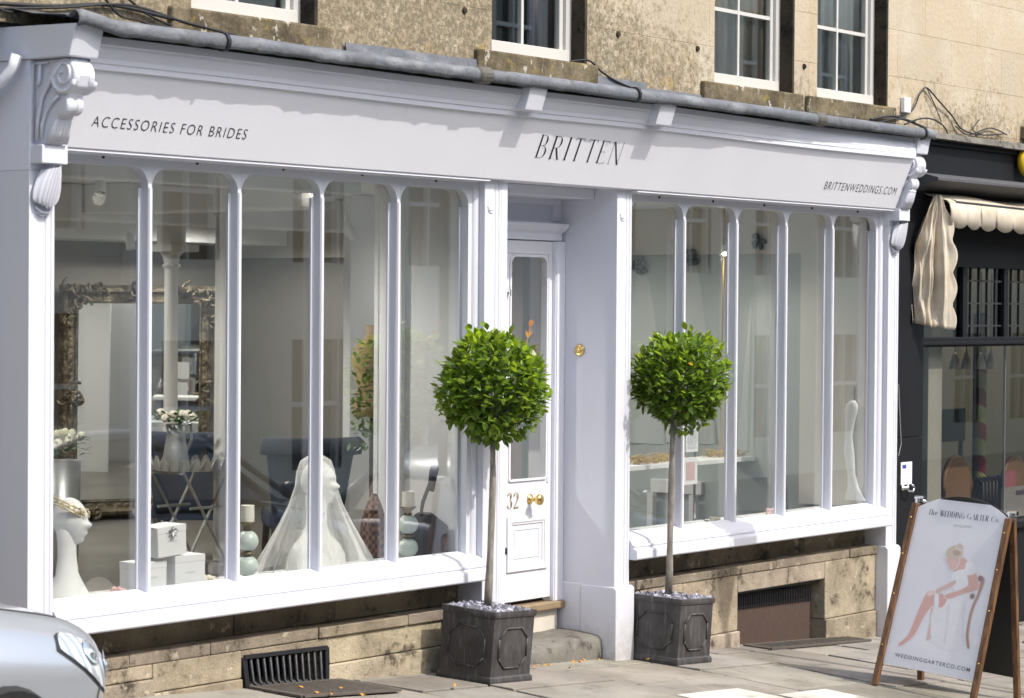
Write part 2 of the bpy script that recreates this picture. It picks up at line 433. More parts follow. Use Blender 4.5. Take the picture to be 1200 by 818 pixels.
# ---- cornice blocks
def block(x0, x1, xo, name="cornice_block", back=.02):
    m = MB(); o_ = over(xo)
    ym, yt = -.280, -.322
    m.prism([(ym, 3.178), (yt, 3.300), (-.14, 3.302), (-.14, 3.178)], x0, x1)
    return m.build(name, paint_b, B, bev=.004)
block(3.285, 3.438, 3.3); block(4.552, 4.712, 4.6)
mb = MB(); mb.prism([(-.268, 3.19), (-.312, 3.332), (.30, 3.345), (.30, 3.19)], -.012, .158); mb.build("cornice_block", paint_b, B, bev=.005)
mb = MB(); mb.prism([(-.212, 3.19), (-.240, 3.322), (.12, 3.33), (.12, 3.19)], 7.875, 8.04); mb.build("cornice_block", paint_b, B, bev=.005)
# ---- lead: rolled edge and weathering
mb = MB(); sec = []; nx = 170
for k in range(nx + 1):
    xx = -.03 + 8.08 * k / nx; o_ = over(xx)
    sag = .005 * mnoise.noise((xx * 1.3, 2, 0)) + .002 * mnoise.noise((xx * 5, 5, 0)); ro = .003 * mnoise.noise((xx * 3.1, 0, 3)) + .003 * mnoise.noise((xx * 11, 0, 8))
    lift = .03 * max(0, 1 - abs(xx - .02) / .18)
    y0, z0 = -.316 + o_ + .006 * mnoise.noise((xx * 8, 4, 4)), 3.328 + sag + lift
    R = .034 + ro; row = []
    for i in range(9):
        t = math.radians(-130 - i * 27)
        row.append((xx, y0 + R * math.cos(t) * 1.0, z0 + R * math.sin(t) * 1.05 - (.004 + .016 * abs(mnoise.noise((xx * 14, 1, 1))) if i == 0 else 0)))
    row.append((xx, y0 + .06, z0 + .022)); row.append((xx, -.05, 3.39 + sag + .008 * mnoise.noise((xx * 3, 7, 0)))); row.append((xx, .119, 3.425 + sag))
    sec.append(row)
n = len(sec[0]); mb.add([p for r_ in sec for p in r_], [(k * n + i, k * n + i + 1, (k + 1) * n + i + 1, (k + 1) * n + i) for k in range(nx) for i in range(n - 1)])
mb.build("lead_weathering", lead.m, B, smooth=True, solid=.004)
mb = MB()
for xa, xb, h in ((2.24, 3.26, .058), (3.262, 5.0, .060), (5.0, 5.62, .03)):
    k0 = 14
    for k in range(k0):
        a, b = xa + (xb - xa) * k / k0, xa + (xb - xa) * (k + 1) / k0
        ha, hb = (h + .010 * mnoise.noise((a * 5, 3, 0)), h + .010 * mnoise.noise((b * 5, 3, 0)))
        mb.poly([(a, .092, 3.40), (b, .092, 3.40), (b, .104, 3.415 + hb), (a, .104, 3.415 + ha)])
mb.build("lead_upstand", lead.m, B, solid=.005)
for xx in (2.86, 6.43, .9, 4.28, 7.9):
    m = MB(); o_ = over(xx); big = xx in (2.86, 6.43)
    ws = .055 if big else .012
    m.lathe([(.036, -ws), (.046, -ws * .8), (.046, ws * .8), (.036, ws)], (xx, -.318 + o_, 3.329), (1, 0, .02), 14)
    m.build("lead_joint", iron if not big else simple("lead_tape", (.11, .10, .085), .6, .1, .3, 30, .5, 40), B, smooth=False)
# ---- pilasters
PROF = [(0, 0), (.083, 0), (.088, .007), (.097, .007), (.102, 0), (.115, 0), (.120, .007), (.129, .007), (.134, 0), (.15, 0)]
def pilaster(x0, z0, z1, back, plz, plout=.022, w=.15, pback=None, name="pilaster"):
    m = MB()
    pr = [(x0 + a * w / .15, b) for a, b in PROF] + [(x0 + w, back), (x0, back)]
    m.prism(pr, plz, z1, axis='z')
    o_ = m.build(name, paint_b, B, bev=.0025)
    m = MB(); m.prism([(-plout, z0), (-plout, plz - .012), (-.004, plz + .006), (back, plz + .006), (back, z0)], x0 - .008, x0 + w + .028)
    m.build("plinth_block", paint_b, o_, bev=.006)
    return o_
pilaster(0, .1, 2.699, .199, .44)
pdl = pilaster(3.296, .0, 2.83, .20, .44)
pr_ = pilaster(7.88, -.32, 2.699, .21, .445)
# carved scoops on the two door pilasters
for xa in (3.296, 4.572):
    m = MB()
    for dz, rr in ((0, .030), (-.018, .026)):
        m.tube([(xa + .055 + rr * math.cos(t), -.002, 2.665 + dz + rr * .9 * math.sin(t)) for t in [math.pi * (1 + i / 8) for i in range(9)]], .0035, 6)
    m.build("carved_scoop", paint_b, B, smooth=True)
# ---- door recess: pier with its reveal, left return, soffit
m = MB()
pr = [(4.569 + a * 1.02, b) for a, b in PROF] + [(4.722, .45), (4.569, .45)]
m.prism(pr, .44, 2.83, axis='z'); pier = m.build("door_pier", paint_b, B, bev=.0025)
m = MB(); m.prism([(-.022, -.08), (-.022, .432), (-.004, .447), (.24, .447), (.24, -.08)], 4.558, 4.750)
m.prism([(.242, -.02), (.242, .455), (.45, .455), (.45, -.02)], 4.562, 4.745); m.build("plinth_block", paint_b, pier, bev=.006)
m = MB(); m.box(3.447, 3.50, .0, .45, .14, 2.80); m.build("recess_return", paint, B)
m = MB(); m.box(3.447, 4.568, -.03, .60, 2.812, 2.84); m.build("recess_soffit", paint, B)
m = MB(); m.box(3.502, 4.567, .165, .41, 2.752, 2.811); m.build("lintel", paint, B, bev=.004)
m = MB(); m.box(3.502, 4.567, .43, .46, 2.50, 2.751)
for z0, z1, ya in ((2.715, 2.75, .405), (2.605, 2.622, .415)): m.box(3.502, 4.567, ya, .43, z0, z1)
m.box(3.97, 4.0, .415, .43, 2.622, 2.715); m.box(4.49, 4.567, .405, .43, 2.622, 2.715)
m.prism([(.33, 2.604), (.33, 2.588), (.345, 2.575), (.36, 2.56), (.37, 2.556), (.385, 2.545), (.385, 2.505), (.43, 2.50), (.43, 2.604)], 3.502, 4.545)
m.build("door_transom", paint, B, bev=.002)
# door frame and wall panel beside it
m = MB(); m.box(4.470, 4.567, .375, .46, .345, 2.4995); m.box(3.925, 3.972, .375, .46, .345, 2.4995); m.box(4.478, 4.50, .368, .376, .345, 2.4995)
m.build("door_frame", paint, B, bev=.003)
m = MB(); m.box(3.501, 3.924, .40, .44, .17, 2.50); m.box(3.56, 3.87, .39, .40, .55, 1.0); m.box(3.56, 3.87, .39, .40, 1.15, 2.35)
m.build("side_panel", paint, B, bev=.006)
# ---- door
def rounded_rect(x0, x1, z0, z1, r, top_only=True, n=6):
    pts = [(x0, z0), (x1, z0)]
    pts += [(x1 - r + r * math.cos(t), z1 - r + r * math.sin(t)) for t in [math.pi / 2 * i / n for i in range(n + 1)]]
    pts += [(x0 + r - r * math.sin(t), z1 - r + r * math.cos(t)) for t in [math.pi / 2 * i / n for i in range(n + 1)]]
    return pts
def plate_with_hole(m, x0, x1, z0, z1, hole_pts, y0, y1):
    """a board with an opening (hole runs bottom-left, bottom-right, up and round), front, back and reveal"""
    hp = hole_pts; n = len(hp)
    zc = hp[2][1]
    cx = (x0 + x1) / 2
    def outer(p):
        x, z = p
        return p
    # four strips: left, right, bottom, top built as quads fan to bounding box
    xs_ = [p[0] for p in hp]; zs_ = [p[1] for p in hp]; a, b, c, d = min(xs_), max(xs_), min(zs_), max(zs_)
    for y in (y0, y1):
        m.poly([(x0, y, z0), (x1, y, z0), (x1, y, c), (x0, y, c)])
        m.poly([(x0, y, c), (a, y, c), (a, y, zc), (x0, y, zc)])
        m.poly([(b, y, c), (x1, y, c), (x1, y, zc), (b, y, zc)])
        top = [p for p in hp if p[1] >= zc - 1e-6]
        for p, q in zip(top, top[1:]):
            m.poly([(p[0], y, p[1]), (q[0], y, q[1]), (q[0], y, d + .0001), (p[0], y, d + .0001)])
        m.poly([(x0, y, zc), (a, y, zc), (a, y, d + .0001), (x0, y, d + .0001)]); m.poly([(b, y, zc), (x1, y, zc), (x1, y, d + .0001), (b, y, d + .0001)])
        m.poly([(x0, y, d + .0001), (x1, y, d + .0001), (x1, y, z1), (x0, y, z1)])
    for i in range(n):
        p, q = hp[i], hp[(i + 1) % n]
        m.poly([(p[0], y0, p[1]), (q[0], y0, q[1]), (q[0], y1, q[1]), (p[0], y1, p[1])])
    o4 = [(x0, z0), (x1, z0), (x1, z1), (x0, z1)]
    for i in range(4):
        p, q = o4[i], o4[(i + 1) % 4]; m.poly([(p[0], y0, p[1]), (q[0], y0, q[1]), (q[0], y1, q[1]), (p[0], y1, p[1])])
m = MB(); hole_p = rounded_rect(4.052, 4.412, 1.085, 2.408, .05)
plate_with_hole(m, 3.974, 4.468, .372, 2.496, hole_p, .40, .44)
door = m.build("door", paint_d, B)
m = MB()
def moulding_frame(m, x0, x1, z0, z1, w, y0, y1):
    m.box(x0, x1, y0, y1, z0, z0 + w); m.box(x0, x1, y0, y1, z1 - w, z1); m.box(x0, x0 + w, y0, y1, z0 + w, z1 - w); m.box(x1 - w, x1, y0, y1, z0 + w, z1 - w)
moulding_frame(m, 4.035, 4.430, .548, .872, .034, .388, .40); moulding_frame(m, 4.069, 4.396, .582, .838, .014, .393, .40)
moulding_frame(m, 4.108, 4.357, .621, .799, .010, .396, .40)
m.build("door_panel", paint_d, door, bev=.004)
m = MB()
for p, q in zip(hole_p, hole_p[1:] + hole_p[:1]): m.bar((p[0], .396, p[1]), (q[0], .396, q[1]), .014, .012, (0, 1, 0))
m.box(4.425, 4.440, .392, .402, 1.06, 2.43); m.box(4.030, 4.425, .394, .402, 2.420, 2.434)
m.build("glazing_bead", paint_d, door, bev=.002)
m = MB(); m.box(4.045, 4.42, .418, .424, 1.08, 2.41); m.build("door_pane", glass, door)
# knob, locks, bell
K = aty(621, 585, .40)
m = MB(); m.lathe([(.030, 0), (.030, .005), (.022, .010), (.011, .014), (.010, .042), (.022, .050), (.032, .062), (.034, .072), (.028, .084), (.012, .090), (.001, .091)], (K.x, .40, K.z), (0, -1, 0), 24)
m.build("door_knob", brass, door, smooth=True)
Kk = aty(591.5, 646, .40); m = MB(); m.lathe([(.019, 0), (.019, .005), (.015, .007)], (Kk.x + .008, .40, Kk.z), (0, -1, 0), 18); m.build("keyhole_cover", iron, door)
Ky = aty(594.5, 343, .40); m = MB(); m.lathe([(.017, 0), (.018, .008), (.012, .014), (.002, .015)], (Ky.x, .40, Ky.z), (0, -1, 0), 18); m.box(Ky.x - .005, Ky.x + .005, .375, .39, Ky.z - .02, Ky.z + .02); m.build("cylinder_lock", chrome, door)
Bl = atx(679.5, 410.5, 4.569)
m = MB(); m.lathe([(.034, 0), (.036, .006), (.028, .010), (.024, .006), (.016, .008), (.014, .014), (.008, .016), (.001, .017)], Bl, (-1, 0, 0), 24); m.build("bell_push", brass, B, smooth=True)
# ---- steps
m = MB()
nx, nyy = 26, 8; x0, x1 = 3.44, 4.566
prof = [(.075, -.05), (.072, .06), (.080, .125), (.10, .152), (.14, .163), (.22, .168), (.32, .172), (.42, .175)]
vs_ = [(x0 + (x1 - x0) * k / nx, a + .012 * mnoise.noise((k * .35, i, 0)), b + .008 * mnoise.noise((k * .3, i * .5, 4)) - .012 * math.exp(-((k / nx - .55) / .25) ** 2) * (i > 2)) for k in range(nx + 1) for i, (a, b) in enumerate(prof)]
n = len(prof); m.add(vs_, [(k * n + i, k * n + i + 1, (k + 1) * n + i + 1, (k + 1) * n + i) for k in range(nx) for i in range(n - 1)])
m.build("stone_step", step_stone, B, smooth=True)
m = MB(); m.box(3.45, 4.530, .392, .42, .16, .302); m.build("step_riser", simple("limewash", (.62, .58, .50), .9, 0, .12, 10, .3), B)
m = MB(); m.box(3.45, 4.566, .352, .47, .300, .344); m.build("door_sill", simple("worn_oak", (.27, .20, .12), .7, 0, .35, 14, .4, 30), B, bev=.008)
# ---- shop windows
def shop_window(x0, x1, xl, holes):
    """x0..x1 clear opening; five arched lights"""
    n = 5; p = .609; xc = [xl + p * k for k in range(n + 1)]
    zs, zt, R, hm = 2.655, 2.750, .092, .0125; ya, yb = .062, .112
    m = MB()
    for k in range(n):
        a, b = xc[k] + hm, xc[k + 1] - hm
        arc = [(b, zs)] + [(b - R + R * math.cos(t), zt - R + R * math.sin(t)) for t in [math.pi / 2 * i / 9 for i in range(10)]]
        arc += [(a + R - R * math.sin(t), zt - R + R * math.cos(t)) for t in [math.pi / 2 * i / 9 for i in range(10)]] + [(a, zs)]
        for p_, q_ in zip(arc, arc[1:]):
            for y in (ya, yb):
                if abs(p_[0] - q_[0]) > 1e-6: m.poly([(p_[0], y, p_[1]), (q_[0], y, q_[1]), (q_[0], y, 2.796), (p_[0], y, 2.796)])
            m.poly([(p_[0], ya, p_[1]), (q_[0], ya, q_[1]), (q_[0], yb, q_[1]), (p_[0], yb, p_[1])])
    for k in range(n + 1):
        lo = xc[k] - hm if k else x0; hi = xc[k] + hm if k < n else x1
        m.box(lo, hi, ya, yb, zs, 2.796)
    m.box(x0, xc[0] + hm, ya + .002, .124, .73, zs)                 # west jamb
    e = xc[-1] - hm
    m.box(e - .012, e, yb + .004, .130, .73, zs); m.box(e, x1, ya, .130, .73, zs)
    m.prism([(e + .030, ya), (e + .036, .052), (e + .044, .046), (x1, .040), (x1, ya)], .73, 2.80, axis='z')
    win = m.build("shop_window", paint_b, B, bev=.002)
    for k in range(1, n):
        m = MB(); c = xc[k]
        m.prism([(c - .008, ya - .007), (c + .008, ya - .007), (c + .0125, ya + .002), (c + .0125, yb - .002), (c + .026, yb + .002), (c + .026, yb + .014), (c - .026, yb + .014), (c - .026, yb + .002), (c - .0125, yb - .002), (c - .0125, ya + .002)], .735, zs, axis='z')
        m.build("mullion", paint_b, win)
    for k in range(n):
        m = MB(); m.box(xc[k] + .004, xc[k + 1] - .004, .1155, .1215, .735, 2.79); m.build("window_pane", glass, win)
    m = MB()
    m.prism([(.130, .752), (.108, .752), (.060, .738), (.040, .732), (.010, .722), (-.010, .708), (-.018, .696), (-.020, .690), (-.034, .686), (-.036, .676), (-.028, .670), (-.032, .662), (-.052, .657), (-.055, .648), (-.056, .606), (-.050, .598), (.20, .598), (.20, .73), (.130, .73)], x0 + .002, x1 - .002)
    m.build("window_sill", paint_b, win, bev=.002)
    for px, py in holes:
        h = aty(px, py, ya - .001); m = MB(); m.lathe([(.009, 0), (.009, .003)], (h.x, ya - .0005, h.z), (0, -1, 0), 10)
        m.build("fixing_hole", hole, win)
    return win
shop_window(.152, 3.294, .196, [(121, 183.7), (231, 191), (332, 198), (424.5, 204.5), (511, 211.5)])
shop_window(4.724, 7.878, 4.778, [(772.5, 231), (835.5, 236), (895.5, 240.5), (951.5, 244), (1005, 248)])
# ---- stall riser below the windows
def riser(x0, x1, vent):
    m = MB(); rn = random.Random(int(x0 * 7) + 3)
    def tn(): t = rn.uniform(.78, 1.12); return (t, t * rn.uniform(.96, 1.0), t * rn.uniform(.9, 1.0))
    x = x0
    while x < x1:                                            # upper course, set back
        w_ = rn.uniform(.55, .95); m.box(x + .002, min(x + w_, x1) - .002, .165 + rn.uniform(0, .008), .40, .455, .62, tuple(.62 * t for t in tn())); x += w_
    x = x0
    while x < x1:                                            # ledge
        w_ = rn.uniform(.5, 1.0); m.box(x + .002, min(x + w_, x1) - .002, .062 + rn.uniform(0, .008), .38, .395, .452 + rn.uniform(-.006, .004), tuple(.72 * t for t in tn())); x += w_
    segs = [(x0, vent[0]), (vent[1], x1)] if vent else [(x0, x1)]
    for a, b in segs:
        x = a
        while x < b - .01:
            w_ = rn.uniform(.6, 1.1); e_ = min(x + w_, b)
            if b - e_ < .12: e_ = b
            zb = ground_z(x, .1) - .15; zm = rn.uniform(.18, .26) + max(0, (2.0 - x) * .06)
            if x0 > 4: zm = rn.uniform(.0, .16)
            m.box(x + .002, e_ - .002, .070 + rn.uniform(0, .010), .38, zm + .002, .394, tn())
            m.box(x + .002, e_ - .002, .066 - rn.uniform(0, .012), .38, zb, zm - .002, tn()); x = e_
    if vent: m.box(vent[0], vent[1], .075, .38, vent[3] + .003, .393, tn()); m.box(vent[0], vent[1], .09, .38, vent[2] - .3, vent[2] - .005, tn())
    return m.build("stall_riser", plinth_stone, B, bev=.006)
VL = (1.46, 2.10, .165, .345); VR = (6.07, 7.17, -.14, .275)
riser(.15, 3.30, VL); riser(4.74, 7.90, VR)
m = MB(); m.box(1.40, 3.4, .39, .46, -.1, .62); m.box(4.6, 7.9, .39, .46, -.4, .62); m.build("cellar_back", hole, B)
# cast iron cellar vent (west) : frame and bars
m = MB(); za, zb = .150, .348
P1, P2, P3, P4 = aty(285, 770, .075), aty(382, 758.5, .075), aty(383, 803, .075), aty(289, 806, .075)
def lerp(a, b, t): return a + (b - a) * t
m.bar(P1, P2, .02, .03, (0, 1, 0)); m.bar(P4, P3, .02, .03, (0, 1, 0)); m.bar(P1, P4, .03, .02, (0, 1, 0)); m.bar(P2, P3, .03, .02, (0, 1, 0))
vent = m.build("vent_grille", iron, B)
m = MB()
for i in range(1, 13):
    t = i / 13; a, b = lerp(P1, P2, t), lerp(P4, P3, t)
    m.tube([a, a + (b - a) * .8 + Vector((0, -.004, 0)), b + Vector((0, -.03, .01)), b + Vector((0, -.05, 0))], .0105, 6)
m.build("vent_bar", iron, vent, smooth=True)
# rusty mesh vent (east)
m = MB()
Q1, Q2, Q3, Q4 = (VR[0], .13, .262), (VR[1] - .08, .13, .240), (VR[1] - .08, .13, -.14), (VR[0], .13, -.09)
m.add([(VR[0] + .005, .135, .175), (VR[1] - .1, .135, .150), (VR[1] - .1, .135, -.17), (VR[0] + .005, .135, -.12)], [(0, 1, 2, 3)])
m.build("vent_mesh", rust, B, solid=.006)
m = MB(); m.bar((VR[0], .12, .268), (VR[1] - .02, .12, .262), .012, .03, (0, 1, 0))
for i in range(46):
    t = i / 45; x = VR[0] + .02 + (VR[1] - VR[0] - .12) * t; z = .175 - .025 * t
    m.bar((x, .125, z - .02), (x, .125, z + .085), .006, .006, (0, 1, 0))
m.build("vent_comb", iron, B)

# ---- carved corbels
def corbel(x0, yo, simple_leaf=False):
    w_ = .125; xa, xb = x0 + .018, x0 + .018 + w_
    m = MB()
    body = [(-.235 + yo, 3.188), (-.262 + yo, 3.15), (-.268 + yo, 3.11), (-.252 + yo, 3.06), (-.215 + yo, 3.035), (-.20 + yo, 3.0), (-.185 + yo, 2.955), (-.150, 2.935), (-.125, 2.90), (-.105, 2.86), (-.085, 2.812), (.06, 2.812), (.06, 3.188)]
    m.prism(body, xa + .014, xb - .014)
    cb = m.build("corbel", paint_b, B, bev=.008)
    m = MB()
    m.lathe([(.02, -.002), (.070, 0), (.078, .008), (.078, .030), (.070, .038), (.066, .05), (.066, .076), (.070, .088), (.078, .096), (.078, .118), (.070, .126), (.02, .128)], (xa, -.195 + yo, 3.112), (1, 0, 0), 26)
    m.lathe([(.01, .010), (.042, .012), (.048, .02), (.048, .05), (.040, .056), (.040, .072), (.048, .078), (.048, .106), (.042, .114), (.01, .116)], (xa, -.168 + yo * .8, 2.985), (1, 0, 0), 20)
    m.build("scroll", paint_b, cb, smooth=False, bev=.004)
    m = MB()
    for side in (xa - .001, xb + .001):
        pts = []
        for i in range(40):
            t = i / 39; a = math.radians(200 + 620 * t); r_ = .072 * (1 - t) ** .8 + .008
            pts.append((side, -.195 + yo + r_ * math.cos(a), 3.112 + r_ * math.sin(a)))
        tail = [(side, y_, z_) for y_, z_ in ((-.03, 2.83), (-.035, 2.92), (-.06, 3.02), (-.12, 3.10), (-.19 + yo, 3.165))]
        m.tube(tail, [.009, .01, .011, .012, .011], 6); m.tube(pts, .010, 6)
        m.tube([(side, y_, z_) for y_, z_ in ((-.06, 2.84), (-.062, 2.9), (-.09, 2.96), (-.13, 3.0), (-.17 + yo, 3.02))], .008, 6)
        m.tube([(side, -.005, 2.83), (side, -.005, 3.17), (side, -.10, 3.172)], .006, 6)
        m.tube([(side, -.05, 3.165), (side, -.045, 3.09), (side, -.03, 3.075)], .009, 6)
    m.build("spiral_relief", paint_b, cb, smooth=True)
    m = MB()                                              # acanthus leaf on the front
    for i, dx in enumerate((-.045, -.026, -.008, .010, .028, .045)):
        xx = (xa + xb) / 2 + dx
        m.tube([(xx + dx * .1, -.088, 2.82), (xx, -.112, 2.87), (xx - dx * .2, -.132, 2.92), (xx - dx * .5, -.135, 2.955)], [.013, .014, .012, .005], 7)
    m.build("acanthus_leaf", paint_b, cb, smooth=True)
    m = MB(); m.box(x0 + .004, x0 + .156, -.080, .10, 2.728, 2.811); m.build("corbel_base", paint_b, cb, bev=.004)
    m = MB(); cx = x0 + .075                              # shell drop
    nr, ns = 9, 12; vs_ = []
    for i in range(ns + 1):
        t = i / ns
        hw = .030 + .045 * math.sin(math.pi * min(1, t * .62 + .08)) if t < .85 else .070 * math.sqrt(max(0, 1 - ((t - .85) / .15) ** 2)) + .004
        z_ = 2.726 - .20 * t; dpt = .070 * (1 - t) ** .7 + .018
        for k in range(4 * nr + 1):
            u = k / (4 * nr) * 2 - 1
            fl = .020 * abs(math.sin(u * math.pi * nr / 2)) * (.4 + t)
            vs_.append((cx + u * hw + .015 * (1 - t), -.004 - (dpt + fl) * math.sqrt(max(0, 1 - u * u * .96)), z_ + .02 * u * u * t - .012 * (1 - u) * (1 - t)))
    W_ = 4 * nr + 1
    m.add(vs_, [(i * W_ + k, i * W_ + k + 1, (i + 1) * W_ + k + 1, (i + 1) * W_ + k) for i in range(ns) for k in range(W_ - 1)])
    m.tube([(cx - .045, -.006, 2.535), (cx - .02, -.02, 2.512), (cx + .02, -.02, 2.510), (cx + .05, -.006, 2.528)], .007, 6)
    m.tube([(cx - .035, -.004, 2.515), (cx - .01, -.014, 2.497), (cx + .03, -.004, 2.508)], .005, 6)
    m.build("shell_drop", paint_b, cb, smooth=True)
    m = MB(); m.box(x0, x0 + .15, .0, .199, 2.70, 3.188); m.build("corbel_back", paint, cb)
    return cb
corbel(0, 0); corbel(7.88, .06)
m = MB(); m.box(-.002, .30, .2, .45, .0, 3.188); m.build("side_wall", paint, B, bev=.004)

# ---- upper storey wall with its openings
OPEN = [(1.13, 2.02, 3.54, 5.2), (3.50, 4.39, 3.54, 5.2), (5.80, 6.755, 3.54, 5.2), (7.08, 8.035, 3.54, 5.2)]
def wall_open(m, x0, x1, z0, z1, y, openings, depth):
    xs_ = sorted({x0, x1, *[v for o in openings for v in o[:2]]}); zs_ = sorted({z0, z1, *[v for o in openings for v in o[2:]]})
    for a, b in zip(xs_, xs_[1:]):
        for c, d in zip(zs_, zs_[1:]):
            mx, mz = (a + b) / 2, (c + d) / 2
            if any(o[0] < mx < o[1] and o[2] < mz < o[3] for o in openings): continue
            m.poly([(a, y, c), (b, y, c), (b, y, d), (a, y, d)])
    for a, b, c, d in openings:
        m.poly([(a, y, c), (a, y + depth, c), (a, y + depth, d), (a, y, d)]); m.poly([(b, y, c), (b, y, d), (b, y + depth, d), (b, y + depth, c)])
        m.poly([(a, y, d), (a, y + depth, d), (b, y + depth, d), (b, y, d)]); m.poly([(a, y, c), (b, y, c), (b, y + depth, c), (a, y + depth, c)])
    m.poly([(x0, y + depth + 3.2, z1), (x1, y + depth + 3.2, z1), (x1, y, z1), (x0, y, z1)])
m = MB(); wall_open(m, -3.0, 9.0, 3.36, 7.2, .12, OPEN, .16); m.build("stone_wall", stone, B)
dark_room = simple("dim_room", (.24, .23, .22), .9, 0, .2, 2)
m = MB(); m.box(-3, 9, 2.5, 2.6, 3.4, 7.1); m.box(-3, 9, .30, 2.5, 3.37, 3.40); m.build("upper_room", dark_room, B)
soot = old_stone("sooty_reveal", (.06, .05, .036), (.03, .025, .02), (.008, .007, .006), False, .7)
for a, b, c, d in OPEN:
    m = MB(); m.box(a - .16, b + .10, .085, .275, c - .125, c - .003); m.build("stone_sill", sill_stone, B, bev=.012)
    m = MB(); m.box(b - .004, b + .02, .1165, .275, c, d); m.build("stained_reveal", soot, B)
frame_paint = paint_mat("old_sash_paint", (.55, .54, .51), .55, .6)
def sash(o_, cols, bars_z, inset=.055, rail=.075, name="sash_window"):
    a, b, c, d = o_; m = MB(); y0, y1 = .225, .275
    m.box(a, a + inset, y0, y1, c, d); m.box(b - inset, b, y0 - .01, y1, c, d); m.box(b - inset - .035, b - inset, y0 + .012, y1, c, d)
    m.box(a + inset, a + inset + .03, y0 + .012, y1, c, d); m.box(a + .012, b - inset + .01, .195, y1 + .002, c + .002, c + rail)
    wn = m.build(name, frame_paint, B, bev=.003)
    m = MB(); ia, ib = a + inset + .03, b - inset - .035
    for k in range(1, cols): x = ia + (ib - ia) * k / cols; m.box(x - .011, x + .011, y0 + .015, y1 - .005, c + rail, d)
    for z in bars_z: m.box(ia, ib, y0 + .0165, y1 - .0065, z - .012, z + .012)
    m.build("glazing_bar", frame_paint, wn)
    m = MB(); m.box(ia - .004, ib + .004, .251, .256, c + rail - .01, d); m.build("window_pane", glass_dk, wn)
    return wn
sash(OPEN[0], 2, [4.4]); sash(OPEN[1], 2, [4.3])
sash(OPEN[2], 2, [aty(866, 15, .24).z]); sash(OPEN[3], 2, [aty(985, 36, .24).z])
# curtain and net behind the upper windows
m = MB(); lav = simple("lilac_curtain", (.36, .31, .45), .9, 0, .1)
def drape(m, xa, xb, y, z0, z1, amp, waves, nx=48):
    vs_ = []
    for k in range(nx + 1):
        t = k / nx; vs_ += [(xa + (xb - xa) * t, y + amp * math.sin(t * waves * 6.283) + amp * .4 * math.sin(t * waves * 15 + 1), z) for z in (z0, z1)]
    m.add(vs_, [(2 * k, 2 * k + 2, 2 * k + 3, 2 * k + 1) for k in range(nx)])
xa = aty(622, 30, .4).x; xb = aty(645, 30, .4).x; drape(m, xa, xb, .40, 3.5, 5.3, .018, 4); m.build("curtain", lav, B, smooth=True, solid=.004)
m = MB(); xa = aty(840, 60, .42).x; xb = aty(900, 60, .42).x; drape(m, 5.85, 6.70, .30, 3.5, 5.3, .012, 7); m.build("net_curtain", simple("buff_net", (.33, .285, .24), .9), B, smooth=True, solid=.004)
m = MB(); xa = aty(962, 60, .30).x; drape(m, xa, 8.0, .30, 3.5, 5.3, .014, 4); m.build("net_curtain", simple("grey_net", (.33, .345, .345), .9), B, smooth=True, solid=.004)
for px, py in ((544, 12), (724, 40), (817, 57), (942, 78)):
    h = aty(px, py, .12); m = MB(); m.lathe([(.020, 0), (.016, .012), (.006, .014)], (h.x, .121, h.z), (0, -1, 0), 10); m.build("wall_fixing", soot, B)
# junction box and cables on the wall
jb = aty(1063, 124, .09); m = MB(); m.box(jb.x - .045, jb.x + .05, .085, .119, jb.z - .05, jb.z + .06); m.build("junction_box", simple("white_plastic", (.75, .75, .74), .4), B, bev=.006)
def cable(pxs, y=.10, r=.006, name="cable", mat=cable_m):
    pts = [aty(px, py, y - .01 * (i % 2)) for i, (px, py) in enumerate(pxs)]
    sm = []
    for i in range(len(pts) - 1):
        p0, p1, p2, p3 = pts[max(i - 1, 0)], pts[i], pts[i + 1], pts[min(i + 2, len(pts) - 1)]
        for k in range(6):
            t = k / 6; sm.append(.5 * ((2 * p1) + (p2 - p0) * t + (2 * p0 - 5 * p1 + 4 * p2 - p3) * t * t + (3 * p1 - p0 - 3 * p2 + p3) * t ** 3))
    sm.append(pts[-1]); m = MB(); m.tube(sm, r, 6); return m.build(name, mat, B, smooth=True)
cable([(-6, 4), (60, 7), (130, 6), (190, 19), (240, 32), (330, 55)], r=.010); cable([(-6, 10), (70, 9), (150, 6), (220, 27), (310, 50)], .095, .007)
cable([(120, -6), (140, 18), (162, 24), (185, 30), (230, 34)], r=.006); cable([(145, -6), (175, 18), (208, 32), (228, 33)], r=.006)
cable([(-4, 8), (10, 14), (30, 13), (60, 17)], .09, .006)
cable([(668, 72), (690, 71), (705, 84), (722, 95), (748, 106)], .10, .006)
cable([(1040, 138), (1056, 135), (1070, 128), (1078, 110), (1086, 103), (1100, 118), (1115, 135), (1128, 152), (1150, 158), (1175, 157)], .10, .006)
cable([(1060, 146), (1075, 140), (1090, 139), (1104, 146), (1110, 158), (1100, 168)], .06, .006)
cable([(1086, 103), (1094, 120), (1103, 142)], .10, .004); cable([(1020, 140), (1045, 136), (1060, 140), (1085, 150)], .07, .009); cable([(1030, 144), (1052, 139), (1072, 143)], .06, .007)
cable([(1148, 140), (1140, 152), (1150, 157)], .1, .004); cable([(1120, 148), (1135, 158), (1160, 150), (1180, 158)], .1, .005)
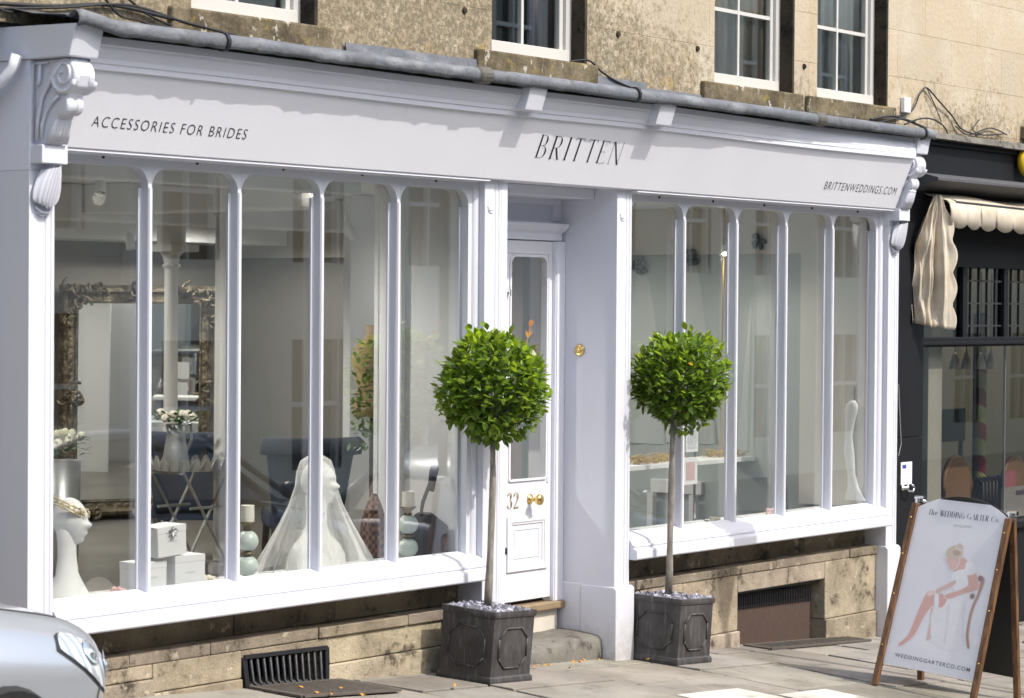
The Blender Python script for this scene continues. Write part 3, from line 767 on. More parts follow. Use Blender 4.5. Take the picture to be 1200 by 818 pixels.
# ================================================================ LETTERING
def font_mesh(body, name, mat, parent, o, ux, uy, wdt, hgt, spacing=1.0, depth=.0015, shear=0.0, thin=-.012):
    """body set in the built-in sans face, fitted to a width and cap height on the plane o + ux*a + uy*b"""
    cu = D.curves.new(name, 'FONT'); cu.body = body; cu.space_character = spacing; cu.resolution_u = 4; cu.offset = thin
    t = D.objects.new(name, cu); COL.objects.link(t); bpy.context.view_layer.update()
    me = t.evaluated_get(bpy.context.evaluated_depsgraph_get()).to_mesh()
    vs_ = [v.co.copy() for v in me.vertices]; fs = [tuple(p.vertices) for p in me.polygons]
    D.objects.remove(t)
    x0 = min(v.x for v in vs_); x1 = max(v.x for v in vs_); y0 = min(v.y for v in vs_); y1 = max(v.y for v in vs_)
    n = ux.cross(uy).normalized(); m = MB()
    pts = []
    for v in vs_:
        a = (v.x - x0) / (x1 - x0) * wdt; b = (v.y - y0) / (y1 - y0) * hgt
        pts.append(o + ux * (a + shear * b) + uy * b + n * depth)
    m.add(pts, fs); return m.build(name, mat, parent)
class Glyph:
    """didone letters drawn from stems, hairlines and swelling bowls; unit cap height"""
    def __init__(s, thick, thin, serif): s.k, s.h, s.sf = thick, thin, serif; s.p = []
    def rect(s, a, b, c, d): s.p.append([(a, b), (c, b), (c, d), (a, d)])
    def para(s, x0, y0, x1, y1, w): s.p.append([(x0, y0), (x0 + w, y0), (x1 + w, y1), (x1, y1)])
    def foot(s, x, y, w): s.rect(x - s.sf, y, x + w + s.sf, y + s.h)
    def stem(s, x, y0=0, y1=1, w=None, serif=True):
        w = w or s.k; s.rect(x, y0, x + w, y1)
        if serif and s.sf: s.foot(x, y0, w); s.foot(x, y1 - s.h, w)
    def bowl(s, cx, cy_, rx, ry, a0, a1, heavy=0.0, n=14):
        """arc strip; heavy = angle at which it is thickest"""
        out, inn = [], []
        for i in range(n + 1):
            a = math.radians(a0 + (a1 - a0) * i / n)
            wgt = s.h + (s.k - s.h) * abs(math.cos(a - math.radians(heavy))) ** 1.6
            out.append((cx + rx * math.cos(a), cy_ + ry * math.sin(a))); inn.append((cx + (rx - wgt) * math.cos(a), cy_ + (ry - max(s.h, wgt * .35)) * math.sin(a)))
        for i in range(n): s.p.append([out[i], out[i + 1], inn[i + 1], inn[i]])
    def draw(s, ch):
        s.p = []; k, h = s.k, s.h
        if ch == 'B':
            s.stem(0); s.rect(k, 1 - h, .2, 1); s.rect(k, .52, .22, .52 + h); s.rect(k, 0, .22, h)
            s.bowl(.18, .76 + h / 2, .20, .24, -90, 90); s.bowl(.20, .26 + h / 2, .25, .262, -90, 90); return .47
        if ch == 'R':
            s.stem(0); s.rect(k, 1 - h, .2, 1); s.rect(k, .48, .22, .48 + h); s.bowl(.20, .74 + h / 2, .22, .26, -90, 90)
            s.para(.40, 0, .17, .48, k); s.foot(.40, 0, k); return .52
        if ch == 'I': s.stem(0); return k
        if ch == 'T': s.stem(.24 - k / 2); s.rect(0, 1 - h, .48, 1); s.rect(0, .88, h, 1); s.rect(.48 - h, .88, .48, 1); return .48
        if ch == 'E':
            s.stem(0); s.rect(k, 1 - h, .38, 1); s.rect(k, 0, .40, h); s.rect(k, .5, .30, .5 + h); s.rect(.38 - h, .90, .38, 1); s.rect(.40 - h, 0, .40, .1); return .40
        if ch == 'N': s.stem(0, w=h); s.stem(.52, w=h); s.para(.52 - k * .7, 0, 0, 1, k); return .54
        if ch == 'W': s.para(.18, 0, 0, 1, k); s.para(.18 + k, 0, .36, 1, h); s.para(.50, 0, .32, 1, k); s.para(.50 + k, 0, .70, 1, h); s.foot(0, 1 - h, k); s.foot(.32, 1 - h, k); s.foot(.68, 1 - h, h); return .76
        if ch == 'D': s.stem(0); s.rect(k, 1 - h, .25, 1); s.rect(k, 0, .25, h); s.bowl(.24, .5, .36, .5, -90, 90); return .60
        if ch == 'G': s.bowl(.36, .5, .36, .5, 50, 320, 180); s.stem(.56, 0, .42, serif=False); s.foot(.56, .40, k); return .70
        if ch == 'C': s.bowl(.36, .5, .36, .5, 45, 315, 180); s.rect(.60, .70, .60 + h, .95); return .66
        if ch == 'A': s.para(.02, 0, .30, 1, h); s.para(.50, 0, .28, 1, k); s.rect(.12, .32, .50, .32 + h); s.foot(.02, 0, h); s.foot(.50, 0, k); return .60
        if ch == 'h': s.stem(0, 0, 1); s.bowl(.22, .34, .20, .30, 0, 180, 0); s.stem(.42 - k, 0, .36, serif=False); s.foot(.42 - k, 0, k); return .46
        if ch == 'e': s.bowl(.22, .32, .22, .32, 0, 310, 180); s.rect(.04, .32, .44, .32 + h); return .46
        if ch == 'o': s.bowl(.24, .32, .24, .32, 0, 360, 0); return .48
        if ch == '.': s.rect(0, 0, .1, .1); return .1
        if ch == '3': s.bowl(.22, .76, .21, .24, -85, 165, 0); s.bowl(.22, .27, .25, .27, -165, 88, 0); return .48
        if ch == '2':
            s.bowl(.22, .72, .23, .28, -30, 170, 0); s.para(0, h, .36, .60, k * .55); s.rect(0, 0, .46, max(h * 1.6, .08)); s.rect(.46 - h, 0, .46, .18); return .48
        return .3
def serif_text(body, name, mat, parent, o, ux, uy, wdt, hgt, thick=.09, thin=.02, serif=.05, gap=.22, space=.4, lift=.0015, shear=0):
    g = Glyph(thick, thin, serif); x = 0; out = []
    for ch in body:
        if ch == ' ': x += space; continue
        a = g.draw(ch)
        out += [[(px + x, py) for px, py in q] for q in g.p]; x += a + gap
    tot = x - gap; n = ux.cross(uy).normalized(); m = MB()
    for i, q in enumerate(out):
        m.poly([o + ux * ((px / tot) * wdt + shear * py * hgt) + uy * (py * hgt) + n * (lift + .00012 * (i % 7)) for px, py in q])
    return m.build(name, mat, parent)
def on_fascia(px, py):
    d = ray(px, py); return CAM + d * ((FB - CAM).dot(f_n) / d.dot(f_n))
UX = Vector((1, 0, 0))
def fascia_box(bl, br, tl):
    a, b, c = on_fascia(*bl), on_fascia(*br), on_fascia(*tl); return a, b.x - a.x, (c - a).dot(f_up)
for body, bl, br, tl, nm in (("ACCESSORIES FOR BRIDES", (106.5, 148), (287.5, 163), (110.5, 135.5), "fascia_lettering"), ("BRITTENWEDDINGS.COM", (965, 221.5), (1048.5, 228.7), (966.5, 212.3), "fascia_lettering")):
    o_, wd, hg = fascia_box(bl, br, tl); font_mesh(body, nm, black_ink, B, o_, UX, f_up, wd, hg, 1.22)
o_, wd, hg = fascia_box((627, 184.5), (723.5, 191.3), (635.2, 157.5))
serif_text("BRITTEN", "fascia_name", black_ink, B, o_, UX, f_up, wd, hg, .075, .016, .045, .26)
n32 = aty(594, 596.5, .399); n32b = aty(607.5, 596, .399); n32t = aty(594, 577.5, .399)
serif_text("32", "door_number", gold, door, Vector((n32.x, .398, n32.z)), UX, Vector((0, 0, 1)), n32b.x - n32.x, n32t.z - n32.z, .13, .035, .0, .14, lift=.003)

# ================================================================ SHOP INTERIOR (parts of the building)
FZ, CZ = .40, 2.84
wall_grey = simple("grey_wall_paint", (.23, .215, .19), .8, 0, .04, 2)
wall_green = simple("pale_green_grey_paint", (.43, .465, .45), .8, 0, .04, 2)
wall_white = simple("white_wall_paint", (.74, .74, .74), .75, 0, .03, 2)
wall_cream = simple("cream_wall_paint", (.72, .69, .62), .75, 0, .03, 2)
floor_m = NT("polished_floor"); _n = floor_m
_c1 = _n.mix(_n.ramp(_n.noise(_n.pos(), 1.2, 6), .35, .7), (.13, .118, .098), (.21, .198, .175)); _n.fin(_c1, .3)
m = MB(); m.box(.15, 7.9, .60, 6.2, FZ - .05, FZ); m.box(.15, 3.44, .47, .60, FZ - .05, FZ); m.box(4.73, 7.9, .47, .60, FZ - .05, FZ); m.box(3.50, 4.57, .47, .60, FZ - .05, FZ - .004); m.build("shop_floor", floor_m.m, B)
m = MB(); m.box(.15, 7.9, .12, 6.2, CZ, CZ + .1); m.build("shop_ceiling", wall_white, B)
m = MB(); m.box(.0, 8.05, 6.2, 6.3, FZ, 3.3); m.build("back_wall", wall_grey, B)
m = MB(); m.box(.06, .15, .46, 6.2, FZ, CZ); m.build("flank_wall", wall_grey, B)
m = MB(); m.box(7.86, 8.0, .60, 3.0, FZ, 2.50); m.build("party_wall", wall_green, B)
m = MB(); m.box(7.861, 8.0, 3.002, 6.2, FZ, 2.50); m.build("party_wall", wall_grey, B)
m = MB(); m.box(7.80, 8.0, .135, .66, .72, CZ); m.build("window_return", wall_cream, B)
m = MB(); m.box(7.84, 8.0, .66, 6.2, 2.502, CZ); m.build("cove", wall_cream, B)
m = MB(); m.box(3.34, 3.44, .135, .80, .74, CZ); m.box(3.34, 3.44, .46, .80, FZ, .74); m.build("partition", wall_white, B)
m = MB(); m.box(3.30, 3.338, .60, .66, FZ, CZ); m.box(3.335, 3.345, .80, .83, FZ, CZ); m.build("partition_post", wall_white, B)
m = MB(); m.box(4.73, 4.80, .46, .60, FZ, CZ); m.box(4.724, 4.775, .135, .46, .74, CZ); m.build("partition", wall_white, B)
for x0, x1, y0, y1, z0 in ((.15, 7.8, 2.9, 3.2, 2.62), (.15, 7.8, 5.6, 6.19, 2.60), (.15, 3.3, .9, 1.02, 2.74), (3.0, 3.3, 1.1, 6.1, 2.66)):
    m = MB(); m.box(x0, x1, y0, y1, z0, CZ - .002); m.build("ceiling_beam", wall_white, B, bev=.01)
for x0, x1, y0, y1 in ((.16, 3.29, .135, .42), (4.81, 7.79, .135, .45)):
    m = MB(); m.box(x0, x1, y0, y1, .690, .715); m.box(x0, x1, y1, y1 + .02, FZ, .715); m.build("display_ledge", wall_white, B)
m = MB(); _p = aty(411, 300, 2.3); m.box(_p.x, _p.x + .85, 2.30, 2.36, FZ, CZ - .01); m.build("partition", wall_white, B)
for _q, _r in (((797, 254), .26), ((900, 257), .22)):
    p = atz(*_q, CZ - .004); m = MB(); m.box(p.x - _r, p.x + _r, p.y - .12, p.y + .12, CZ - .012, CZ - .001); m.build("ceiling_grille", simple("grille_brown", (.05, .045, .04), .7), B)
# board behind the door glass
a = aty(619, 450, 1.3); m = MB(); m.box(a.x, a.x + .40, 1.30, 1.34, FZ, 2.6); m.build("screen_wall", simple("mid_grey_board", (.42, .42, .43), .8, 0, .04), B)
m = MB(); m.box(a.x - .012, a.x - .002, 1.29, 1.34, FZ, 2.6); m.build("screen_edge", simple("green_edge", (.16, .24, .20), .2), B)
# iron columns
for px, pt, yc, rr in ((200, 295, 3.95, .052), (262, 232, 2.6, .062)):
    p = aty(px, 450, yc); m = MB()
    zt = aty(px, pt, yc).z
    m.lathe([(rr * 1.5, FZ), (rr * 1.5, FZ + .05), (rr, FZ + .08), (rr * .9, zt - .12), (rr * 1.3, zt - .10), (rr * .95, zt - .08), (rr * 1.2, zt - .03), (rr * 1.7, zt)], (p.x, p.y, 0), (0, 0, 1), 18)
    m.box(p.x - rr * 2.6, p.x + rr * 2.6, p.y - rr * 2.6, p.y + rr * 2.6, zt, zt + .05); m.box(p.x - .07, p.x + .07, p.y - .07, p.y + .07, zt + .05, CZ)
    m.build("iron_column", simple("column_paint", (.60, .59, .56), .5, 0, .05), B, smooth=False)

# ================================================================ INTERIOR THINGS
plaster = simple("white_plaster", (.80, .80, .78), .5, 0, .02)
dark_f = simple("charcoal_velvet", (.028, .033, .045), .85, 0, .25, 12)
navy_f = simple("navy_velvet", (.035, .045, .075), .85, 0, .25, 12)
steel = simple("galvanised_steel", (.42, .43, .43), .4, .7, .2, 12)
wood_d = simple("dark_wood", (.05, .035, .028), .5, 0, .3, 10)
ceram = simple("pale_ceramic", (.60, .68, .63), .3, 0, .04)
aged = simple("aged_metal", (.16, .13, .08), .5, .7, .3, 30)
wax = simple("candle_wax", (.80, .77, .68), .5, 0, .02)
# gilt mirror leaning on the back wall
Mtl, Mtr = aty(72, 333, 6.08), aty(255, 330, 5.53); Mz0, Mz1 = .42, 2.255
Mc = (Mtl + Mtr) / 2; Mw = math.hypot(Mtr.x - Mtl.x, Mtr.y - Mtl.y)
T = thing("gilt_mirror", "tall ornate gilt framed mirror leaning in the back of the shop", "mirror", (Mc.x, Mc.y, FZ))
mx0, mx1 = Mc.x - Mw / 2, Mc.x + Mw / 2; fw = .20; MY = Mc.y - 6.05
giltm = NT("antique_gilt"); _n = giltm
_c1 = _n.mix(_n.ramp(_n.noise(_n.pos(), 14, 6, .7), .35, .65), (.065, .05, .033), (.25, .205, .14)); _n.bump(_n.noise(_n.pos(), 30, 6), .8, .03); _n.fin(_c1, .45, .45)
m = MB()
prof = [(0, 0), (.025, -.06), (.05, -.075), (.07, -.04), (.115, -.035), (.13, -.05), (.155, -.035), (.155, 0)]
def frame_ring(m, x0, x1, z0, z1, y, prof):
    n = len(prof); vs_ = []
    for cx, cz, sx, sz in ((x0, z0, 1, 1), (x1, z0, -1, 1), (x1, z1, -1, -1), (x0, z1, 1, -1)):
        vs_ += [(cx + sx * a, y + b, cz + sz * a) for a, b in prof]
    m.add(vs_, [(k * n + i, k * n + i + 1, ((k + 1) % 4) * n + i + 1, ((k + 1) % 4) * n + i) for k in range(4) for i in range(n - 1)])
frame_ring(m, mx0, mx1, Mz0, Mz1, 6.15 + MY, prof)
m.build("frame", giltm.m, T)
m = MB(); rn = random.Random(3)
def curl(m, cx, cz, sx, sz, s_):
    for k in range(5):
        a0 = rn.uniform(0, 6.28); r_ = s_ * rn.uniform(.35, .7); ox, oz = cx + sx * rn.uniform(0, .16), cz + sz * rn.uniform(0, .16)
        m.tube([(ox + r_ * (1 - t / 14) * math.cos(a0 + t * .45), 6.03 + MY - .02 * math.sin(t), oz + r_ * (1 - t / 14) * math.sin(a0 + t * .45)) for t in range(13)], .013, 6)
for cx, cz, sx, sz in ((mx0, Mz0, 1, 1), (mx1, Mz0, -1, 1), (mx1, Mz1, -1, -1), (mx0, Mz1, 1, -1)):
    curl(m, cx, cz, sx, sz, .13); curl(m, cx + sx * .16, cz, sx, sz * .4, .09); curl(m, cx, cz + sz * .17, sx * .4, sz, .09)
for cx, cz, sx, sz in (((mx0 + mx1) / 2 - .08, Mz1, 1, -.9), ((mx0 + mx1) / 2 - .08, Mz0, 1, .9), (mx0, 1.3, .9, 1), (mx1, 1.3, -.9, 1)): curl(m, cx, cz, sx, sz, .10)
m.build("carving", giltm.m, T, smooth=True)
mirror_m = simple("mirror_silver", (.86, .88, .87), .01, 1.0, .0)
m = MB(); m.box(mx0 + .145, mx1 - .145, 6.10 + MY, 6.112 + MY, Mz0 + .145, Mz1 - .145); m.build("mirror_glass", mirror_m, T)
T.rotation_euler = (.02, 0, math.atan2(Mtr.y - Mtl.y, Mtr.x - Mtl.x))
# display heads
def head_mesh(m, c, s_=1.0, turn=0.0):
    """mannequin head looking along +x before turning; c = underside of chin level centre"""
    nu, nv = 44, 34; vs_ = []
    for i in range(nv + 1):
        p = math.pi * i / nv
        for k in range(nu):
            t = 2 * math.pi * k / nu
            x, y, z = math.sin(p) * math.cos(t), math.sin(p) * math.sin(t), math.cos(p)
            X, Y, Z = .098 * x, .076 * y, .125 * z
            if z < 0: X = X * (1 - .28 * (-z)) + .022 * (-z); Y *= (1 - .32 * (-z))
            f = max(0, math.cos(t)) ** 6 * math.sin(p)
            X += .026 * f * math.exp(-((z + .14) / .13) ** 2) * (abs(math.sin(t)) < .5)         # nose
            X += .014 * f * math.exp(-((z + .48) / .09) ** 2)                                   # lips
            X += .018 * f * math.exp(-((z + .80) / .12) ** 2)                                   # chin
            X -= .018 * math.exp(-((z - .10) / .10) ** 2) * math.exp(-((abs(y) - .38) / .16) ** 2) * (x > 0)   # eye hollows
            X += .005 * math.exp(-((z - .30) / .10) ** 2) * (x > 0)
            co, si = math.cos(turn), math.sin(turn)
            vs_.append((c[0] + s_ * (X * co - Y * si), c[1] + s_ * (X * si + Y * co), c[2] + s_ * (Z + .11)))
    m.add(vs_, [(i * nu + k, (i + 1) * nu + k, (i + 1) * nu + (k + 1) % nu, i * nu + (k + 1) % nu) for i in range(nv) for k in range(nu)])
h0 = aty(81, 640, .26)
T = thing("display_head", "white mannequin head on a long neck wearing a jewelled headband", "mannequin", (h0.x, .26, .716))
m = MB(); head_mesh(m, (h0.x - .0, .26, .985), .90, -.95); m.build("head", plaster, T, smooth=True)
m = MB(); vs_ = []; n = 22
for z, r_, dx in ((.716, .118, -.005), (.735, .112, -.005), (.78, .088, -.01), (.84, .058, -.012), (.92, .047, -.012), (.99, .047, -.014), (1.04, .052, -.016), (1.08, .045, -.01)):
    vs_ += [(h0.x + dx + r_ * math.cos(2 * math.pi * k / n), .26 + r_ * .85 * math.sin(2 * math.pi * k / n), z) for k in range(n)]
m.add(vs_, [(i * n + k, i * n + (k + 1) % n, (i + 1) * n + (k + 1) % n, (i + 1) * n + k) for i in range(7) for k in range(n)]); m.build("neck", plaster, T, smooth=True)
m = MB(); 
for dz in (0, .014, .03): m.tube([(h0.x + .094 * math.cos(t) * .95 - .02 * math.sin(t + 2), .26 + .080 * math.sin(t), 1.135 + dz + .035 * math.cos(t - 2.6)) for t in [2 * math.pi * i / 26 for i in range(27)]], .004, 5)
rn = random.Random(5)
for i in range(40):
    t = rn.uniform(-2.6, .8); m.ball((h0.x + .1 * math.cos(t), .26 + .083 * math.sin(t), 1.15 + .035 * math.cos(t - 2.6) + rn.uniform(-.015, .02)), .006, n=6, m=4)
m.build("headband", simple("pearl_gold", (.72, .60, .36), .3, .6), T, smooth=True)
# gift boxes
card = simple("white_card", (.80, .80, .80), .5, 0, .02)
def gift_box(x0, x1, y0, y1, z0, z1, label, rot=0, bow=False, tilt=0):
    c = ((x0 + x1) / 2, (y0 + y1) / 2, z0)
    T = thing("gift_box", label, "gift box", c, "white gift boxes in the window")
    m = MB(); m.box(x0, x1, y0, y1, z0, z1 - .035); m.build("box", card, T, bev=.002)
    m = MB(); m.box(x0 - .0012, x1 + .0012, y0 - .0012, y1 + .0012, z1 - .0345, z1); l = m.build("lid", card, T, bev=.002)
    m = MB(); m.box(c[0] - .03, c[0] + .03, y0 - .0012, y0 + .001, (z0 + z1) / 2 - .004, (z0 + z1) / 2 + .003); m.build("foil_line", simple("grey_foil", (.6, .6, .6), .4), T)
    if bow:
        m = MB()
        for k in range(6): a = k * math.pi / 3; m.tube([(c[0], y0 - .006, z1 - .03), (c[0] + .022 * math.cos(a), y0 - .018, z1 - .03 + .022 * math.sin(a)), (c[0] + .026 * math.cos(a + .6), y0 - .008, z1 - .03 + .026 * math.sin(a + .6)), (c[0], y0 - .006, z1 - .03)], .004, 5)
        m.build("bow", simple("silver_ribbon", (.5, .5, .52), .35, .5), T)
    T.rotation_euler.z = rot; T.rotation_euler.y = tilt
    return T
gift_box(.845, 1.035, .17, .30, .716, .868, "white gift box on the window ledge nearest the mannequin head", .06)
gift_box(1.075, 1.27, .145, .28, .716, .885, "white gift box on the window ledge beside the glazing bar", -.05)
gift_box(.955, 1.150, .15, .29, .889, 1.035, "white gift box with a silver bow, standing on top of two others", .02, True, -.05)
# candlesticks
def candlestick(px, y, label):
    p = aty(px, 640, y)
    T = thing("candlestick", label, "candlestick", (p.x, y, .716), "candlesticks in the window")
    m = MB()
    m.lathe([(.048, .716), (.048, .722), (.02, .728), (.018, .735)], (p.x, y, 0)); m.lathe([(.02, .842), (.034, .847), (.036, .853), (.02, .860), (.018, .868)], (p.x, y, 0)); m.lathe([(.015, .962), (.024, .970), (.018, .985), (.03, .998), (.044, 1.008), (.044, 1.013), (.01, 1.013)], (p.x, y, 0))
    m.build("stem", aged, T, smooth=True)
    for z in (.788, .915): m = MB(); m.ball((p.x, y, z), .056, rz=.054, n=20, m=12); m.build("ceramic_ball", ceram, T, smooth=True)
    m = MB(); m.lathe([(.034, 1.013), (.034, 1.095), (.028, 1.090), (.004, 1.090)], (p.x, y, 0)); m.build("candle", wax, T)
candlestick(290, .22, "two ball candlestick between the gift boxes and the veil"); candlestick(478, .22, "two ball candlestick beside the dark handbag near the door")
# veiled display head
v0 = aty(371, 600, .36)
T = thing("veiled_bust", "white bust under a long sheer bridal veil in the shop window", "bust", (v0.x, .36, .716))
m = MB(); head_mesh(m, (v0.x + .01, .36, 1.055), .98, -1.0); 
n = 22; vs_ = []
for z, rx, ry in ((.716, .20, .12), (.78, .19, .115), (.84, .15, .10), (.89, .085, .075), (.94, .056, .056), (1.02, .055, .055), (1.10, .06, .06)):
    vs_ += [(v0.x + rx * math.cos(2 * math.pi * k / n), .36 + ry * math.sin(2 * math.pi * k / n), z) for k in range(n)]
m.add(vs_, [(i * n + k, i * n + (k + 1) % n, (i + 1) * n + (k + 1) % n, (i + 1) * n + k) for i in range(6) for k in range(n)])
m.build("bust", plaster, T, smooth=True)
veil = NT("tulle"); _n = veil; _n.n.remove(_n.p)
_t = _n.new("BsdfTransparent"); _d = _n.new("BsdfDiffuse"); _d.inputs[0].default_value = (.85, .85, .84, 1)
_l = _n.new("LayerWeight"); _l.inputs[0].default_value = .45
_mx = _n.new("MixShader"); _n.link(_n.math('ADD', _n.math('MULTIPLY', _l.outputs["Facing"], .5), .19), _mx.inputs[0]); _n.link(_t.outputs[0], _mx.inputs[1]); _n.link(_d.outputs[0], _mx.inputs[2]); _n.link(_mx.outputs[0], _n.out.inputs[0])
m = MB(); n = 72; vs_ = []; rows = [(1.315, .010), (1.31, .05), (1.285, .095), (1.23, .118), (1.15, .128), (1.05, .165), (.95, .22), (.85, .28), (.76, .335), (.718, .355)]
for i, (z, r_) in enumerate(rows):
    for k in range(n):
        t = 2 * math.pi * k / n; fo = 1 + (i / len(rows)) ** 1.5 * (.10 * math.sin(t * 9) + .07 * math.sin(t * 17 + 1) + .04 * math.sin(t * 29))
        vs_.append((v0.x - .01 + r_ * fo * 1.08 * math.cos(t), .36 + max(-.24, min(.7, r_ * fo * .62 * math.sin(t))), z))
m.add(vs_, [(i * n + k, i * n + (k + 1) % n, (i + 1) * n + (k + 1) % n, (i + 1) * n + k) for i in range(len(rows) - 1) for k in range(n)])
m.build("veil", veil.m, T, smooth=True)
# flowers on the ledge
petal = simple("ivory_petal", (.80, .74, .62), .6, 0, .05); pink = simple("pink_petal", (.72, .48, .46), .6, 0, .1); leafm = simple("leaf_sprig", (.06, .14, .03), .5, 0, .3)
def rose(px, py, y, mat, label, leaf=True, r_=.035):
    p = aty(px, py, y); T = thing("rose", label, "flower", (p.x, y, .716), "cut roses on the window ledges")
    m = MB(); rn = random.Random(int(px))
    for k in range(12):
        a = k * 2.4; q = r_ * .3 * math.sqrt(k); m.ball((p.x + q * math.cos(a), y + q * math.sin(a), .716 + r_ * .7 + r_ * .3 * math.cos(k)), r_ * .5, r_ * .4, r_ * .55, 8, 6)
    m.build("petals", mat, T, smooth=True)
    if leaf:
        m = MB()
        for k in range(5): a = rn.uniform(0, 6.28); q = Vector((math.cos(a), math.sin(a), .6)); b = Vector((p.x - .05, y, .722)); m.add([b, b + q * .03 + Vector((0, .01, 0)), b + q * .06, b + q * .03 - Vector((0, .01, 0))], [(0, 1, 2, 3)])
        m.build("leaves", leafm, T, solid=.001)
rose(245, 682, .20, petal, "ivory rose lying beside the gift boxes"); rose(139, 692, .16, pink, "pink rose lying in front of the gift boxes", False)
rose(838, 606, .20, petal, "ivory rose behind the middle of the sill east of the door"); rose(905, 600, .22, pink, "pink rose on the ledge below the cream wall return", False, .04)
# scalloped tray table with jug
tx = aty(223, 545, 2.6).x; tr_ = .245; ty_ = 2.6
T = thing("tray_table", "grey metal tray table with scalloped rim on folding legs", "table", (tx, 2.6, FZ))
greym = simple("grey_metal_paint", (.34, .335, .31), .5, .2, .1)
m = MB(); n = 192; vs_ = []
for z, r_ in ((1.075, 0.01), (1.075, tr_), ): vs_ += [(tx + r_ * math.cos(2 * math.pi * k / n), 2.6 + r_ * math.sin(2 * math.pi * k / n), z) for k in range(n)]
vs_ += [(tx + (tr_ + .02) * math.cos(2 * math.pi * k / n), 2.6 + (tr_ + .02) * math.sin(2 * math.pi * k / n), 1.100 + .050 * abs(math.sin(k * math.pi * 24 / n))) for k in range(n)]
m.add(vs_, [(i * n + k, i * n + (k + 1) % n, (i + 1) * n + (k + 1) % n, (i + 1) * n + k) for i in range(2) for k in range(n)]); m.build("tray", greym, T, solid=.006)
m = MB()
for yy in (2.46, 2.74):
    m.bar((tx - .20, yy, 1.07), (tx + .24, yy, FZ + .0), .018, .010); m.bar((tx + .20, yy, 1.07), (tx - .24, yy, FZ), .018, .010); m.bar((tx - .14, yy, .84), (tx + .14, yy, .84), .014, .014)
for xx, zz in ((tx - .2, FZ + .08), (tx + .2, FZ + .08), (tx - .2, 1.06), (tx + .2, 1.06)): m.bar((xx, 2.46, zz), (xx, 2.74, zz), .014, .014)
m.build("folding_legs", greym, T)
jx = aty(206, 520, 2.6).x
T = thing("metal_jug", "galvanised jug of white flowers standing on the tray table", "jug", (jx, 2.60, 1.08))
m = MB(); m.lathe([(.085, 1.078), (.09, 1.09), (.07, 1.22), (.055, 1.30), (.065, 1.36), (.06, 1.36), (.05, 1.29)], (jx, 2.60, 0)); m.tube([(jx + .06, 2.60, 1.34), (jx + .13, 2.60, 1.36), (jx + .14, 2.60, 1.26), (jx + .075, 2.60, 1.16)], .010, 6); m.build("jug", steel, T, smooth=True)
def bouquet(T, cx, cy_, cz, rx, rz, seed, flo):
    rn = random.Random(seed); m = MB(); f = MB()
    for k in range(90):
        a, q = rn.uniform(0, 6.28), math.sqrt(rn.random()); b = Vector((cx + rx * q * math.cos(a), cy_ + rx * q * math.sin(a), cz + rz * rn.uniform(-.6, .8)))
        d = Vector((math.cos(a), math.sin(a), rn.uniform(-.3, .8))).normalized() * .05; sd_ = d.cross(Vector((0, 0, 1))).normalized() * .016
        m.add([b, b + d * .5 + sd_, b + d, b + d * .5 - sd_], [(0, 1, 2, 3)])
    for k in range(14):
        a, q = rn.uniform(0, 6.28), math.sqrt(rn.random()) * .85; f.ball((cx + rx * q * math.cos(a), cy_ + rx * q * math.sin(a), cz + rz * rn.uniform(.2, 1.0)), .026, n=7, m=5)
    m.build("foliage", leafm, T, solid=.001); f.build("blossom", flo, T, smooth=True)
bouquet(T, jx, 2.60, 1.39, .16, .05, 2, petal)
fx = aty(73, 560, 3.3)
T = thing("flower_vase", "tall grey vase of pale flowers behind the jewelled mannequin head", "vase", (fx.x, 3.3, FZ))
m = MB(); m.lathe([(.09, FZ), (.10, FZ + .02), (.12, 1.12), (.11, 1.12)], (fx.x, 3.3, 0)); m.build("vase", steel, T, smooth=True); bouquet(T, fx.x, 3.3, 1.20, .15, .10, 4, simple("cream_flower", (.62, .62, .45), .7))
# upholstered chairs
def chair(cx, cy_, rot, mat, label):
    T = thing("upholstered_chair", label, "chair", (cx, cy_, FZ), "upholstered chairs in the shop")
    m = MB(); m.box(cx - .27, cx + .27, cy_ - .27, cy_ + .25, FZ + .34, FZ + .50); m.build("seat", mat, T, bev=.04)
    m = MB(); W_ = 12; vs_ = []
    for i in range(13):
        t = i / 12; hw = .24 + .07 * t; yb = cy_ + .22 + .10 * t + .05 * max(0, t - .8) * 3
        for k in range(W_ + 1): u = k / W_ * 2 - 1; vs_.append((cx + u * hw, yb + .02 * (u * u), FZ + .42 + .64 * t + .02 * u * u * t))
    m.add(vs_, [(i * (W_ + 1) + k, i * (W_ + 1) + k + 1, (i + 1) * (W_ + 1) + k + 1, (i + 1) * (W_ + 1) + k) for i in range(12) for k in range(W_)])
    m.tube([(cx - .32, cy_ + .36, FZ + 1.05), (cx, cy_ + .36, FZ + 1.03), (cx + .32, cy_ + .36, FZ + 1.05)], .045, 10); m.build("backrest", mat, T, smooth=True, solid=.08)
    for sx in (-.23, .23):
        for sy in (-.22, .22): m = MB(); m.tube([(cx + sx, cy_ + sy, FZ + .36), (cx + sx * 1.08, cy_ + sy * 1.2, FZ)], [.028, .018], 8); m.build("leg", wood_d, T)
    T.rotation_euler.z = rot; T.scale = (.92, .92, .77); return T
c1 = atz(226, 652, FZ); chair(c1.x, c1.y, 2.2, navy_f, "navy upholstered chair behind the tray table")
c2 = aty(362, 600, 2.4); chair(c2.x, 2.45, 2.45, dark_f, "charcoal upholstered chair with its rolled back behind the veil")
